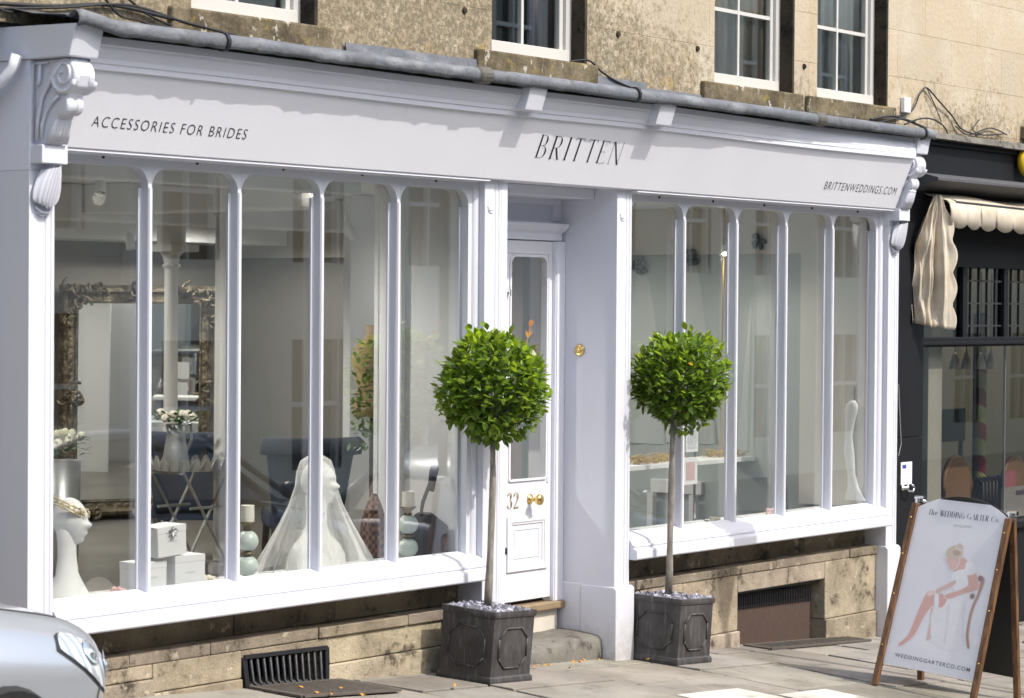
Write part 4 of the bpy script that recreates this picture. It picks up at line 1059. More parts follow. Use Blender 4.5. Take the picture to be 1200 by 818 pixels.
# umbrella, handbag, paddle
u0 = aty(438, 640, .55)
T = thing("folded_umbrella", "brown patterned umbrella folded beside the veil", "umbrella", (u0.x, .55, FZ))
m = MB(); n = 16; vs_ = []
for z, r_ in ((1.06, .012), (1.0, .035), (.9, .06), (.75, .07), (.5, .03), (FZ, .006)):
    vs_ += [(u0.x + r_ * (1 + .3 * (k % 2)) * math.cos(2 * math.pi * k / n), .55 + r_ * (1 + .3 * (k % 2)) * math.sin(2 * math.pi * k / n), z) for k in range(n)]
m.add(vs_, [(i * n + k, i * n + (k + 1) % n, (i + 1) * n + (k + 1) % n, (i + 1) * n + k) for i in range(5) for k in range(n)])
chk = NT("checked_cloth"); _b = chk.new("TexChecker"); chk.link(chk.pos(), _b.inputs[0]); _b.inputs["Scale"].default_value = 42; _b.inputs[1].default_value = (.30, .17, .12, 1); _b.inputs[2].default_value = (.10, .06, .05, 1); chk.fin(_b.outputs[0], .8)
m.build("canopy", chk.m, T)
b0 = aty(500, 622, .32)
T = thing("handbag", "dark grey quilted handbag on the window ledge next to the candlestick", "handbag", (b0.x, .32, .716))
m = MB(); m.prism([(b0.x - .11, .718), (b0.x + .10, .72), (b0.x + .13, .88), (b0.x - .02, .965), (b0.x - .10, .93)], .26, .37, axis='y'); m.build("body", simple("grey_leather", (.055, .058, .07), .5, 0, .2, 40), T, bev=.015)
m = MB(); m.tube([(b0.x - .06, .315, .94), (b0.x - .04, .315, 1.02), (b0.x + .02, .315, 1.12)], [.010, .012, .012], 8); m.prism([(b0.x + .005, 1.08), (b0.x + .045, 1.07), (b0.x + .09, 1.20), (b0.x + .055, 1.245), (b0.x + .025, 1.20)], .305, .325, axis='y'); m.build("handle", simple("dark_suede", (.05, .055, .075), .8), T, bev=.006)
# dress form with greenery
d0 = aty(436, 440, 1.35)
T = thing("dress_form", "tan dress form on a stand with a trailing green garland", "dress form", (d0.x, 1.35, FZ))
m = MB(); n = 22; vs_ = []
zt = aty(436, 392, 1.35).z; zb = aty(436, 488, 1.35).z; hh = zt - zb
for t, rx, ry in ((0, .125, .10), (.15, .135, .105), (.35, .10, .08), (.55, .125, .10), (.72, .15, .105), (.86, .14, .08), (.95, .06, .05), (1.0, .045, .04), (1.12, .042, .04)):
    vs_ += [(d0.x + rx * math.cos(2 * math.pi * k / n), 1.35 + ry * math.sin(2 * math.pi * k / n), zb + hh * t) for k in range(n)]
m.add(vs_, [(i * n + k, i * n + (k + 1) % n, (i + 1) * n + (k + 1) % n, (i + 1) * n + k) for i in range(8) for k in range(n)] + [tuple(range(n)), tuple(range(8 * n, 9 * n))]); m.build("torso", simple("tan_linen", (.34, .235, .13), .85, 0, .1), T, smooth=True)
m = MB(); m.tube([(d0.x, 1.35, FZ), (d0.x, 1.35, zb)], .014, 8); m.lathe([(.18, FZ), (.18, FZ + .015), (.03, FZ + .03)], (d0.x, 1.35, 0)); m.build("stand", wood_d, T)
m = MB(); rn = random.Random(9)
for k in range(150):
    t = rn.random(); b = Vector((d0.x - .16 - .10 * t + rn.uniform(-.07, .07), 1.22 + rn.uniform(-.08, .08), zt - .02 - (zt - zb + .15) * t + rn.uniform(-.03, .03)))
    d = Vector((rn.uniform(-1, 1), rn.uniform(-1, .3), rn.uniform(-1, .2))).normalized() * .06; sd_ = d.cross(Vector((.3, .2, 1))).normalized() * .016; m.add([b, b + d * .5 + sd_, b + d, b + d * .5 - sd_], [(0, 1, 2, 3)])
m.build("garland", simple("garland_leaf", (.10, .16, .05), .5, 0, .3), T, solid=.001)
# spotlights on the ceiling
spot_w = simple("white_lamp_metal", (.72, .72, .70), .4, 0, .02)
glow = NT("lamp_glow"); glow.p.inputs["Emission Color"].default_value = (1, .93, .82, 1); glow.p.inputs["Emission Strength"].default_value = 5; glow.fin((.9, .9, .85), .4)
dim = simple("dark_reflector", (.06, .06, .06), .3, .5)
def spotlight(p, lit, label, d=(-.35, -.35, -1), power=0, ceil=None):
    p = Vector(p); T = thing("ceiling_spotlight", label, "spotlight", p, "spotlights on the shop ceiling"); d = Vector(d).normalized(); ceil = ceil or CZ
    m = MB(); m.tube([(p.x, p.y, ceil), p - d * .03], .008, 8); m.lathe([(.035, 0), (.035, .018)], (p.x, p.y, ceil - .018), (0, 0, 1), 14); m.build("stem", spot_w, T)
    m = MB(); m.lathe([(.010, -.04), (.026, -.036), (.029, .0), (.031, .07), (.028, .07), (.026, .062)], p, d, 18); m.build("lamp_shade", spot_w, T, smooth=True)
    m = MB(); m.lathe([(.026, .060), (.026, .064)], p, d, 18); m.build("bulb", glow.m if lit else dim, T)
    power = power or 1.6
    if True:
        l = D.lights.new("spot_lamp", 'SPOT'); l.energy = power; l.spot_size = math.radians(150); l.spot_blend = .6; l.shadow_soft_size = .035; l.color = (1, .92, .8)
        lo = D.objects.new("lamp_light", l); COL.objects.link(lo); lo.location = d * .10; lo.rotation_euler = d.to_track_quat('-Z', 'Y').to_euler(); lo.parent = T
spotlight(aty(118, 213, 1.5), False, "spotlight seen through the glass nearest the carved corbel over the mannequin head", (-.3, -.3, -1))
spotlight(aty(152, 280, 3.4), False, "small spotlight high above the gilt mirror", (0, -.2, -1))
spotlight(aty(365, 223, 1.2), True, "glowing round spotlight at the head of the middle light of the left window", (-.62, -.78, -.1), 45)
spotlight(aty(408, 268, 1.3), False, "white spotlight tilted towards the dress form", (.5, -.3, -.8))
spotlight(aty(270, 217, 1.2), False, "spotlight half hidden behind a glazing bar above the iron column", (.3, -.3, -.9))
spotlight(aty(789, 288, 1.6), False, "spotlight over the foremost hanging gown east of the door", (-.3, -.6, -.6))
spotlight(aty(850, 289, 1.2), True, "lit spotlight beside the gold rope of the hanging shelf", (-.5, -.35, -.8), 6)
spotlight(aty(908, 288, 1.0), False, "spotlight beside the gown nearest the cream wall return", (-.3, -.75, -.4))
# added downlights further inside the shop, fill light for the dim depth
for x_, y_, e_ in ((1.6, 4.4, 70), (3.6, 4.6, 70), (5.4, 4.4, 70), (6.6, 5.0, 50), (6.2, 2.0, 55), (2.0, 1.9, 130)):
    p = Vector((x_, y_, CZ - .004)); T = thing("fill_downlight", "added round fill downlight let into the white shop ceiling", "downlight", p, "added fill downlights in the shop ceiling")
    m = MB(); m.lathe([(.060, -.010), (.060, .0), (.045, .0), (.045, -.010)], p, (0, 0, 1), 20); m.build("trim_ring", spot_w, T)
    m = MB(); m.lathe([(.044, -.006), (.044, -.002)], p, (0, 0, 1), 20); m.build("bulb", glow.m, T)
    l = D.lights.new("downlight_fill", 'SPOT'); l.energy = e_; l.spot_size = math.radians(165); l.spot_blend = .4; l.shadow_soft_size = .06; l.color = (1, .96, .90)
    lo = D.objects.new("lamp_light", l); COL.objects.link(lo); lo.location = (0, 0, -.03); lo.parent = T
# hanging gowns on the party wall
tulle2 = simple("gown_fabric", (.52, .55, .53), .8, 0, .06, 6)
def gown(px, pt, pb, label, y_off=0):
    p = atx(px, pt, 7.80); zb = max(FZ + .06, atx(px, pb, 7.80).z); T = thing("hanging_gown", label, "gown", (7.80, p.y, p.z), "gowns on the shop wall")
    m = MB(); n = 26; vs_ = []; H = p.z - .12 - zb
    for i in range(12):
        t = i / 11; w_ = .045 + .20 * t ** .8
        for k in range(n): a = 2 * math.pi * k / n; vs_.append((7.8635 + .012 * (1 + .3 * math.sin(a * 7) * t) * math.cos(a), p.y + w_ * (1 + .08 * math.sin(9 * a) * t) * math.sin(a), p.z - .12 - H * t))
    m.add(vs_, [(i * n + k, i * n + (k + 1) % n, (i + 1) * n + (k + 1) % n, (i + 1) * n + k) for i in range(11) for k in range(n)]); m.build("skirt", tulle2, T, smooth=True)
    m = MB(); rn = random.Random(int(px))
    for k in range(14): m.ball((7.82 + rn.uniform(-.02, .02), p.y + rn.uniform(-.05, .05), p.z - .06 + rn.uniform(-.06, .06)), .02, n=7, m=5)
    m.build("hook_ornament", simple("grey_ornament", (.14, .15, .16), .5, .4), T, smooth=True)
gown(748, 300, 520, "white gown hanging beside the door pier"); gown(806, 292, 520, "white gown hanging behind the second light east of the door"); gown(888, 275, 600, "long white gown hanging behind the third light east of the door")
g0 = atx(1004, 478, 7.79); 
T = thing("bridal_dress", "white bridal dress hanging against the cream window return", "dress", (7.78, g0.y, g0.z))
m = MB(); n = 20; vs_ = []
for t, w_ in ((0, .012), (.04, .045), (.10, .050), (.22, .040), (.36, .026), (.52, .040), (.74, .030), (.88, .045), (1, .085)):
    for k in range(n): a = 2 * math.pi * k / n; vs_.append((7.77 + .02 * math.cos(a), g0.y + .02 + .03 * math.sin(t * 4) + w_ * math.sin(a), 1.47 - .70 * t))
m.add(vs_, [(i * n + k, i * n + (k + 1) % n, (i + 1) * n + (k + 1) % n, (i + 1) * n + k) for i in range(8) for k in range(n)] + [tuple(range(n)), tuple(range(8 * n, 9 * n))]); m.build("dress_body", simple("ivory_satin", (.86, .86, .84), .5), T, smooth=True)
m = MB(); m.tube([(7.79, g0.y + .02, 1.46), (7.79, g0.y + .02, 1.56), (7.81, g0.y + .02, 1.57)], .004, 6); m.build("hanger", chrome, T)
# hanging shelf on ropes with garlands
s0, s1 = aty(735, 547, 1.15), aty(872, 545, 1.15)
T = thing("hanging_shelf", "white shelf hung on gold ropes and dressed with dried grasses", "shelf", ((s0.x + s1.x) / 2, 1.2, s0.z))
m = MB(); m.box(s0.x - .4, s1.x, 1.05, 1.33, s0.z - .02, s0.z + .012); m.build("board", wall_white, T, bev=.003)
m = MB(); r0 = aty(847, 545, 1.2); m.tube([(r0.x - .04, 1.2, s0.z), (r0.x - .01, 1.2, CZ)], .006, 6); m.tube([(r0.x + .06, 1.2, s0.z), (r0.x + .01, 1.2, CZ)], .006, 6); m.build("rope", simple("gold_rope", (.42, .28, .09), .7, 0, .2, 60), T)
m = MB(); rn = random.Random(4)
for cx0, cx1, k0 in ((740, 790, 90), (838, 866, 60)):
    for k in range(k0):
        a = aty(rn.uniform(cx0, cx1), 545, 1.15); b = Vector((a.x, rn.uniform(1.08, 1.28), s0.z + .015)); m.tube([b, b + Vector((rn.uniform(-.06, .06), rn.uniform(-.04, .04), rn.uniform(.01, .05))), b + Vector((rn.uniform(-.12, .12), rn.uniform(-.05, .05), rn.uniform(.0, .06)))], .003, 4)
m.build("dried_grass", simple("straw", (.45, .33, .14), .8, 0, .25), T)
# small prints on clips
for (a, b, c, d, lb) in ((804, 500, 818, 529, "small blank white print on a clear stand behind the glazing bar"), (801, 537, 817, 567, "small framed print with pale pink figures below the blank print")):
    p, q = aty(a, b, .5), aty(c, d, .5); T = thing("framed_print", lb, "print", (p.x, .5, q.z), "prints on a stand")
    m = MB(); m.box(p.x, q.x, .50, .512, q.z, p.z); m.build("card_sheet", card, T)
    m = MB(); m.box((p.x + q.x) / 2 - .05, (p.x + q.x) / 2 + .05, .4975, .4995, (p.z + q.z) / 2 - .06, (p.z + q.z) / 2 + .06)
    m.build("picture", simple("print_grey" if b < 520 else "print_pink", (.62, .63, .66) if b < 520 else (.62, .42, .42), .6, 0, .3, 30), T)
    m = MB(); m.box(q.x - .012, q.x - .004, .513, .523, FZ, q.z + .01); m.build("stand", chrome, T)
# white work table
w0, w1 = aty(868, 558, 1.6), aty(910, 553, 1.6)
T = thing("work_table", "white painted table below the long gown", "table", ((w0.x + w1.x) / 2, 1.7, FZ))
m = MB(); m.box(w0.x, 7.82, 1.5, 1.95, w0.z - .10, w0.z); m.build("table_top", wall_white, T, bev=.004)
for xx, yy in ((w0.x + .04, 1.54), (7.78, 1.54), (w0.x + .04, 1.91), (7.78, 1.91)): m = MB(); m.box(xx - .025, xx + .025, yy - .025, yy + .025, FZ, w0.z - .10); m.build("leg", wall_white, T)
# ================================================================ NEIGHBOURING SHOP
NB = thing("neighbouring_shop", "black fronted shop with leaded toplights under a cream awning", "building", (9.8, .2, -.3))
blackp = simple("black_shop_paint", (.010, .0105, .013), .6, 0, .2, 4, .15, 40, spec=.18)
darkin = simple("dim_shop_interior", (.03, .03, .032), .9, 0, .2, 2)
m = MB(); wall_open(m, 9.0, 15.0, 3.40, 7.2, .12, [(10.27, 11.2, 3.54, 5.2)], .16); m.build("stone_wall", stone, NB)
m = MB(); m.box(10.18, 11.3, .05, .275, 3.435, 3.537); m.build("stone_sill", sill_stone, NB, bev=.012)
def sash_n(o_, cols, bars_z):
    a, b, c, d = o_; m = MB(); m.box(a, a + .055, .225, .275, c, d); m.box(b - .055, b, .225, .275, c, d); m.box(a + .012, b - .012, .195, .277, c + .002, c + .075)
    wn = m.build("sash_window", frame_paint, NB, bev=.003); m = MB(); x = (a + b) / 2; m.box(x - .011, x + .011, .24, .27, c + .075, d)
    for z in bars_z: m.box(a + .055, b - .055, .2415, .2685, z - .012, z + .012)
    m.build("glazing_bar", frame_paint, wn); m = MB(); m.box(a + .05, b - .05, .251, .256, c + .06, d); m.build("window_pane", glass_dk, wn)
sash_n((10.27, 11.2, 3.54, 5.2), 2, [4.1, 4.7])
m = MB(); m.box(9, 15, 2.5, 2.6, 3.4, 7.1); m.build("upper_room", dark_room, NB)
m = MB()                                                   # stone string on top of the fascia
x = 8.06; rn = random.Random(8)
while x < 15:
    w_ = rn.uniform(.7, 1.1); m.prism([(-.02, 3.335 + rn.uniform(-.006, .006)), (.0, 3.385), (.118, 3.40), (.118, 3.335)], x, x + w_ - .003); x += w_
m.build("stone_string", step_stone, NB, bev=.006)
m = MB(); m.box(8.05, 15, .07, .13, 3.09, 3.333); m.box(8.05, 15, .045, .07, 3.30, 3.3325); fas = m.build("fascia", blackp, NB, bev=.003)
m = MB(); m.prism([(-.14, 3.028), (-.14, 3.050), (.0, 3.088), (.13, 3.088), (.13, 2.96), (.0, 2.99)], 8.34, 15); m.build("awning_box", simple("dark_slate", (.075, .075, .08), .7, 0, .2, 10, .3), NB, bev=.003)
m = MB(); m.box(8.05, 8.60, .10, .40, -.6, 1.19); m.box(8.05, 8.60, .10, .40, 1.194, 3.089); m.build("black_pilaster", blackp, NB, bev=.004)
m = MB(); m.box(8.60, 15, .16, .40, 2.43, 3.089); m.build("head_board", blackp, NB)
m = MB(); m.box(8.60, 15, .12, .30, 1.835, 1.905); m.box(8.60, 15, .10, .12, 1.85, 1.875); m.build("transom", blackp, NB, bev=.004)
m = MB(); m.box(8.60, 15, .14, .40, -.6, .42); m.box(8.60, 15, .10, .32, .42, .47); m.build("stall_riser", blackp, NB, bev=.004)
T1, T2 = aty(1127, 350, .2).x, aty(1175, 350, .2).x
m = MB(); st = T2 - T1
for k in range(-1, 8):
    x = T1 + st * k; m.box(x - .035, x + .035, .17, .25, 1.905, 2.43)
tl_ = m.build("toplight_frame", blackp, NB)
m = MB()
for k in range(0, 7):
    for q in range(1, 5): x = T1 + st * k + st * q / 5; m.box(x - .006, x + .006, .19, .21, 1.905, 2.43)
    for z in (1.99, 2.16, 2.33): m.box(T1 + st * k + .035, T1 + st * (k + 1) - .035, .191, .209, z - .006, z + .006)
m.build("leading", simple("lead_came", (.02, .02, .02), .8), tl_)
lg = glass_mat("leaded_glass", (.6, .6, .58), 1.52, .04); m = MB(); m.box(8.60, 15, .198, .202, 1.905, 2.43); m.build("toplight_pane", lg, tl_)
m = MB(); m.box(8.60, 15, .215, .221, .47, 1.835); m.build("window_pane", glass_mat("shop_glass", (.80, .79, .76), 1.5, .0), NB)
px0, px1 = aty(1086, 500, .26).x, aty(1102, 500, .26).x
m = MB(); m.box(px0, px1, .25, .34, .47, 1.835); m.build("white_post", simple("cream_post", (.52, .54, .50), .6, 0, .05), NB)
xx = aty(1175, 500, .24).x; m = MB(); m.box(xx, xx + .012, .223, .24, .47, 1.835); m.build("glass_joint", simple("pale_edge", (.45, .48, .48), .3), NB)
m = MB(); m.box(8.05, 15, 3.4, 3.5, -.4, 3.3); m.box(8.05, 15, .40, 3.4, -.45, -.40); m.box(8.05, 15, .4, 3.4, 3.2, 3.3); m.build("shop_room", darkin, NB)
m = MB(); m.box(8.60, 15, .33, .85, .40, .44); m.build("display_ledge", darkin, NB)
p, q = aty(1055.5, 542, .098), aty(1068, 567, .098)
m = MB(); m.box(p.x, q.x, .094, .0995, q.z, p.z); lbp = m.build("notice_plate", card, NB)
m = MB(); m.box(p.x + .02, p.x + .075, .0925, .0939, p.z - .045, p.z - .018); m.build("blue_square", simple("blue_ink", (.03, .06, .32), .5), lbp)
m = MB()
for k in range(3): m.box(p.x + .03, p.x + .12, .0925, .0939, p.z - .085 - .03 * k, p.z - .080 - .03 * k)
m.build("grey_lines", simple("grey_ink", (.55, .55, .57), .5), lbp)
h = aty(1060, 575, .08); m = MB(); m.lathe([(.022, 0), (.022, .012), (.012, .014), (.012, .05)], (h.x, .10, h.z + .02), (0, -1, 0), 12); m.tube([(h.x, .055, h.z + .05), (h.x, .05, h.z), (h.x + .07, .05, h.z - .01), (h.x + .10, .055, h.z + .02), (h.x + .06, .05, h.z + .04)], .008, 8); m.build("door_handle", chrome, NB, smooth=True)
cable_n = [aty(x_, y_, .095) for x_, y_ in ((1053, 450), (1055, 500), (1056, 520), (1053, 534))]; m = MB(); m.tube(cable_n, .004, 6); m.build("cable", simple("grey_cable", (.3, .3, .3), .6), NB)
# awning: canopy, scalloped valance, gathered side curtain
canvas = NT("cream_canvas"); _n = canvas
_c1 = _n.mix(_n.ramp(_n.noise(_n.pos(), 5, 6, .6), .35, .7), (.60, .54, .44), (.46, .39, .30)); _n.bump(_n.noise(_n.pos(), 160, 2), .15, .002)
_n.p.inputs["Subsurface Weight"].default_value = 0; _n.fin(_c1, .9, 0, .1)
AW = thing("shop_awning", "cream canvas awning with scalloped edge and a gathered side curtain", "awning", (9.6, .1, 2.95))
m = MB(); nx = 60; vs_ = []
for k in range(nx + 1):
    x = 8.585 + (13 - 8.585) * k / nx; s_ = .010 * math.sin(x * 5)
    for y, z in ((.15, 2.965), (.06, 2.945 + s_), (-.02, 2.925 + s_), (-.085, 2.895), (-.10, 2.875)): vs_.append((x, y, z - .012 * (x - 8.6)))
m.add(vs_, [(k * 5 + i, k * 5 + i + 1, (k + 1) * 5 + i + 1, (k + 1) * 5 + i) for k in range(nx) for i in range(4)]); m.build("canopy", canvas.m, AW, smooth=True, solid=.006)
m = MB(); n_s = 17; w_ = .25; vs_ = []; k = 0
for s_ in range(n_s):
    for q in range(9):
        x = 8.59 + (s_ + q / 8) * w_; zb = 2.735 - .038 * math.sin(math.pi * q / 8) ** .8 - .012 * (x - 8.6)
        yy = -.104 + .012 * math.sin(x * 7); vs_ += [(x, -.100, 2.878 - .012 * (x - 8.6)), (x, yy - .004, 2.82 - .012 * (x - 8.6)), (x, yy, zb)]
m.add(vs_, [(i * 3 + j, (i + 1) * 3 + j, (i + 1) * 3 + j + 1, i * 3 + j + 1) for i in range(n_s * 9 - 1) for j in range(2)]); m.build("valance", canvas.m, AW, smooth=True, solid=.005)
m = MB(); vs_ = []; nf, nz = 90, 40
for i in range(nz + 1):
    t = i / nz; z = 2.935 - .97 * t; pin = .16 + .84 * min(1, t / .38) ** .75
    for k in range(nf + 1):
        u = k / nf; bx, by = 8.40 + .205 * u, .085 - .205 * u
        gx, gy = 8.56, -.03
        x, y = gx + (bx - gx) * pin, gy + (by - gy) * pin
        if u > .86 and t > .10: w_ = .040 * abs(math.sin((t - .10) * math.pi * 4.2)) * ((u - .86) / .14); x += w_ * .8; y -= w_ * .6
        fl = (1 - max(0, u - .72) * 3.2) if u > .72 else 1
        fo = (.085 * mnoise.noise((u * 5.2 + .9 * t, t * 1.8, 3)) + .030 * mnoise.noise((u * 9 - 1.5 * t, t * 4.5, 21)) + .009 * math.sin(u * 24 + 2.4 * t + 1.8 * math.sin(t * 3.2)) + .016 * mnoise.noise((u * 19, t * 3.5, 7)) + .018 * mnoise.noise((u * 4, t * 7, 11))) * fl * (.55 + .45 * pin)
        vs_.append((x - fo * .58, y - fo * .81, z + .05 * (1 - u) * t + .02 * mnoise.noise((u * 5, 0, 2)) * t))
m.add(vs_, [(i * (nf + 1) + k, i * (nf + 1) + k + 1, (i + 1) * (nf + 1) + k + 1, (i + 1) * (nf + 1) + k) for i in range(nz) for k in range(nf)]); m.build("side_curtain", canvas.m, AW, smooth=True, solid=.003)
m = MB(); m.tube([(8.70, .15, 2.94), (8.70, -.09, 2.89)], .012, 8); m.tube([(8.70, -.09, 2.885), (13, -.09, 2.835)], .012, 8); m.build("awning_frame", iron, AW)
# yellow disc sign fixed to the dark fascia
Y0 = aty(1206.5, 189.5, .0)
T = thing("disc_sign", "round glossy yellow sign fixed on the dark fascia above the awning", "sign", (Y0.x, Y0.y, Y0.z))
m = MB(); m.lathe([(.001, -.05), (.07, -.045), (.115, -.03), (.132, 0), (.115, .03), (.07, .045), (.001, .05)], Y0, (.25, 1, 0), 32); m.build("disc", simple("yellow_enamel", (.78, .50, .02), .2, 0, .04), T, smooth=True)
m = MB(); m.tube([Y0, (Y0.x, .075, Y0.z)], .03, 10); m.build("mount", iron, T)
# things in the neighbouring window
P = aty(1148, 480, 1.0); zt, zb = aty(1148, 412, 1.0).z, aty(1148, 552, 1.0).z
stripe = NT("striped_paint"); _n = stripe; _sp = _n.new("SeparateXYZ"); _n.link(_n.pos(), _sp.inputs[0]); _w = _n.math('FRACT', _n.math('ADD', _n.math('MULTIPLY', _sp.outputs[2], 3.6), _n.math('MULTIPLY', _sp.outputs[0], 2.2)))
_n.fin(_n.mix(_n.math('GREATER_THAN', _w, .5), (.40, .43, .20), (.22, .03, .035)), .4)
T = thing("striped_pole", "red and green striped pole standing inside the black shop window", "pole", (P.x, 1.0, .44)); m = MB(); m.lathe([(.058, .44), (.058, zt + .3), (.04, zt + .32)], (P.x, 1.0, 0), (0, 0, 1), 20); m.build("pole", stripe.m, T, smooth=False)
m = MB(); m.lathe([(.15, .40), (.15, .45), (.09, .47)], (P.x, 1.0, 0)); m.build("base", wood_d, T)
for i, px in enumerate((1119, 1132.5, 1149, 1161)):
    p = aty(px, 428, .42); T = thing("glass_lampshade", "small frosted glass lampshade hanging below the black transom", "lampshade", p, "glass lampshades in the black shop window")
    m = MB(); m.lathe([(.045, -.03), (.030, .04), (.018, .08), (.012, .10)], p, (0, 0, 1), 16); m.build("shade", simple("frosted_glass", (.78, .79, .77), .3, 0, .03), T, smooth=True)
    m = MB(); m.tube([p + Vector((0, 0, .10)), (p.x, p.y, 2.4)], .004, 6); m.build("cord", iron, T)
def loopchair(px, lab):
    p = aty(px, 560, .95); T = thing("wooden_chair", lab, "chair", (p.x, .95, -.4), "wooden chairs in the black shop window"); m = MB()
    zt = aty(px, 536, .95).z; m.tube([(p.x + .24 * math.cos(t), .95 + .02 * math.sin(t), zt - .28 + .28 * math.sin(t)) for t in [math.pi * i / 14 for i in range(15)]], .022, 8)
    beech = simple("beech_wood", (.30, .18, .10), .5, 0, .2, 12); m.build("back_hoop", beech, T, smooth=True)
    m = MB(); m.poly([(p.x + .24 * math.cos(t), .95, zt - .28 + .28 * math.sin(t)) for t in [math.pi * i / 14 for i in range(15)]] + [(p.x - .22, .95, zt - .42), (p.x + .22, .95, zt - .42)]); m.build("back_panel", beech, T, solid=.018); m = MB(); m.lathe([(.22, .02), (.23, .05), (.001, .055)], (p.x, .75, .0)); m.build("seat", wood_d, T)
    m = MB()
    for sx in (-.19, .19):
        for y_ in (.62, .94): m.tube([(p.x + sx, y_, .04), (p.x + sx * 1.1, y_, -.4)], .018, 6)
    m.tube([(p.x - .24, .95, zt - .28), (p.x - .19, .94, .05)], .02, 6); m.tube([(p.x + .24, .95, zt - .28), (p.x + .19, .94, .05)], .02, 6)
    m.build("legs", wood_d, T)
loopchair(1122, "hoop backed wooden chair in the window next to the cream post"); loopchair(1190, "hoop backed wooden chair in the window beside the pink card")
p = aty(1155, 575, .6); T = thing("coil_rack", "black ribbed coil rack on the ledge below the striped pole", "rack", (p.x, .6, .44)); m = MB()
for k in range(9): x = p.x - .24 + .06 * k; m.tube([(x, .50, .44), (x + .03, .52, .44 + .30), (x + .10, .60, .44 + .33), (x + .12, .70, .44)], .014, 6)
m.build("ribs", iron, T, smooth=True); m = MB(); m.box(p.x - .3, p.x + .36, .48, .72, .441, .46); m.build("base", iron, T)
p, q = aty(1178, 552, .45), aty(1190, 572, .45); T = thing("pink_card", "pink card propped on the black shop's window ledge", "card", (p.x, .45, .44)); m = MB(); m.box(p.x, q.x, .45, .455, .44, p.z); m.build("card", simple("pink_board", (.45, .16, .20), .6), T)
m = MB(); m.box(q.x - .02, q.x, .455, .52, .44, .6); m.build("strut", card, T)
p, q = aty(1174, 572, .38), aty(1215, 600, .38); T = thing("notice_board", "grey white notice in the bottom of the black shop window", "notice", (p.x, .38, .44)); m = MB(); m.box(p.x, q.x, .38, .386, .44, p.z); m.build("sheet", simple("grey_sheet", (.34, .34, .35), .6), T)
m = MB(); m.box(p.x + .25, q.x - .05, .377, .3795, p.z - .07, p.z - .034); m.build("dark_line", simple("violet_ink", (.10, .07, .12), .6), T)
p, q = aty(1104, 480, 1.4), aty(1131, 516, 1.4); T = thing("chalk_board", "dark green board standing at the back of the black shop window", "board", ((p.x + q.x) / 2, 1.4, -.4)); m = MB(); m.box(p.x, q.x, 1.40, 1.42, q.z, p.z); m.build("panel", simple("green_board", (.018, .035, .028), .6), T)
m = MB(); m.box(p.x, p.x + .03, 1.42, 1.45, -.4, q.z + .1); m.box(q.x - .03, q.x, 1.42, 1.45, -.4, q.z + .1); m.build("leg", wood_d, T)

# ================================================================ NEIGHBOUR TO THE WEST (outside the frame but for its pipe)
WB = thing("western_house", "stone house adjoining the carved corbel end of the shopfront", "building", (-2.0, .4, .3))
m = MB(); m.box(-6, -.012, .46, .60, -.2, 3.355); m.build("stone_wall", stone, WB)
pipe = paint_mat("pipe_paint", (.74, .75, .80), .4)
PP = aty(-4, 60, .30); m = MB(); m.tube([atx(20, 64, -.05), atx(15, 79, -.06), atx(3, 95, -.08), atx(-18, 110, -.10), atx(-45, 150, -.12), atx(-50, 700, -.12)], .026, 12); m.build("drainpipe", pipe, WB, smooth=True)

# ================================================================ PLANTERS AND BAY TREES
leadp = NT("lead_planter"); _n = leadp; _v = _n.pos()
_c1 = _n.mix(_n.ramp(_n.noise(_v, 5, 6, .65), .35, .7), (.042, .038, .038), (.082, .075, .075)); _s1 = _n.ramp(_n.noise(_n.scale(_v, (40, 40, 6)), 1, 5), .5, .75)
_c1 = _n.mix(_n.math('MULTIPLY', _s1, .35), _c1, (.24, .24, .255)); _n.bump(_n.noise(_v, 50, 5), .25, .004); _n.fin(_c1, .55, .15)
slate = simple("slate_chips", (.30, .30, .345), .6, 0, .25, 20, tint=True)
bark = NT("bay_bark"); _n = bark; _v = _n.pos()
_c1 = _n.mix(_n.ramp(_n.noise(_n.scale(_v, (30, 30, 9)), 1, 6, .65), .35, .65), (.16, .145, .12), (.29, .265, .225)); _n.bump(_n.noise(_n.scale(_v, (60, 60, 20)), 1, 5), .6, .006); _n.fin(_c1, .85)
bay = NT("bay_leaf"); _n = bay
_c1 = _n.mix(1.0, (.112, .190, .028), _n.tint(), 'MULTIPLY'); _n.p.inputs["Subsurface Weight"].default_value = 0
_n.fin(_c1, .38, 0, .5)
_tl = _n.new("BsdfTranslucent"); _n.link(_n.mix(1.0, (.30, .48, .04), _n.tint(), 'MULTIPLY'), _tl.inputs[0]); _mx = _n.new("MixShader"); _mx.inputs[0].default_value = .33
_n.link(_n.p.outputs[0], _mx.inputs[1]); _n.link(_tl.outputs[0], _mx.inputs[2]); _n.link(_mx.outputs[0], _n.out.inputs[0])
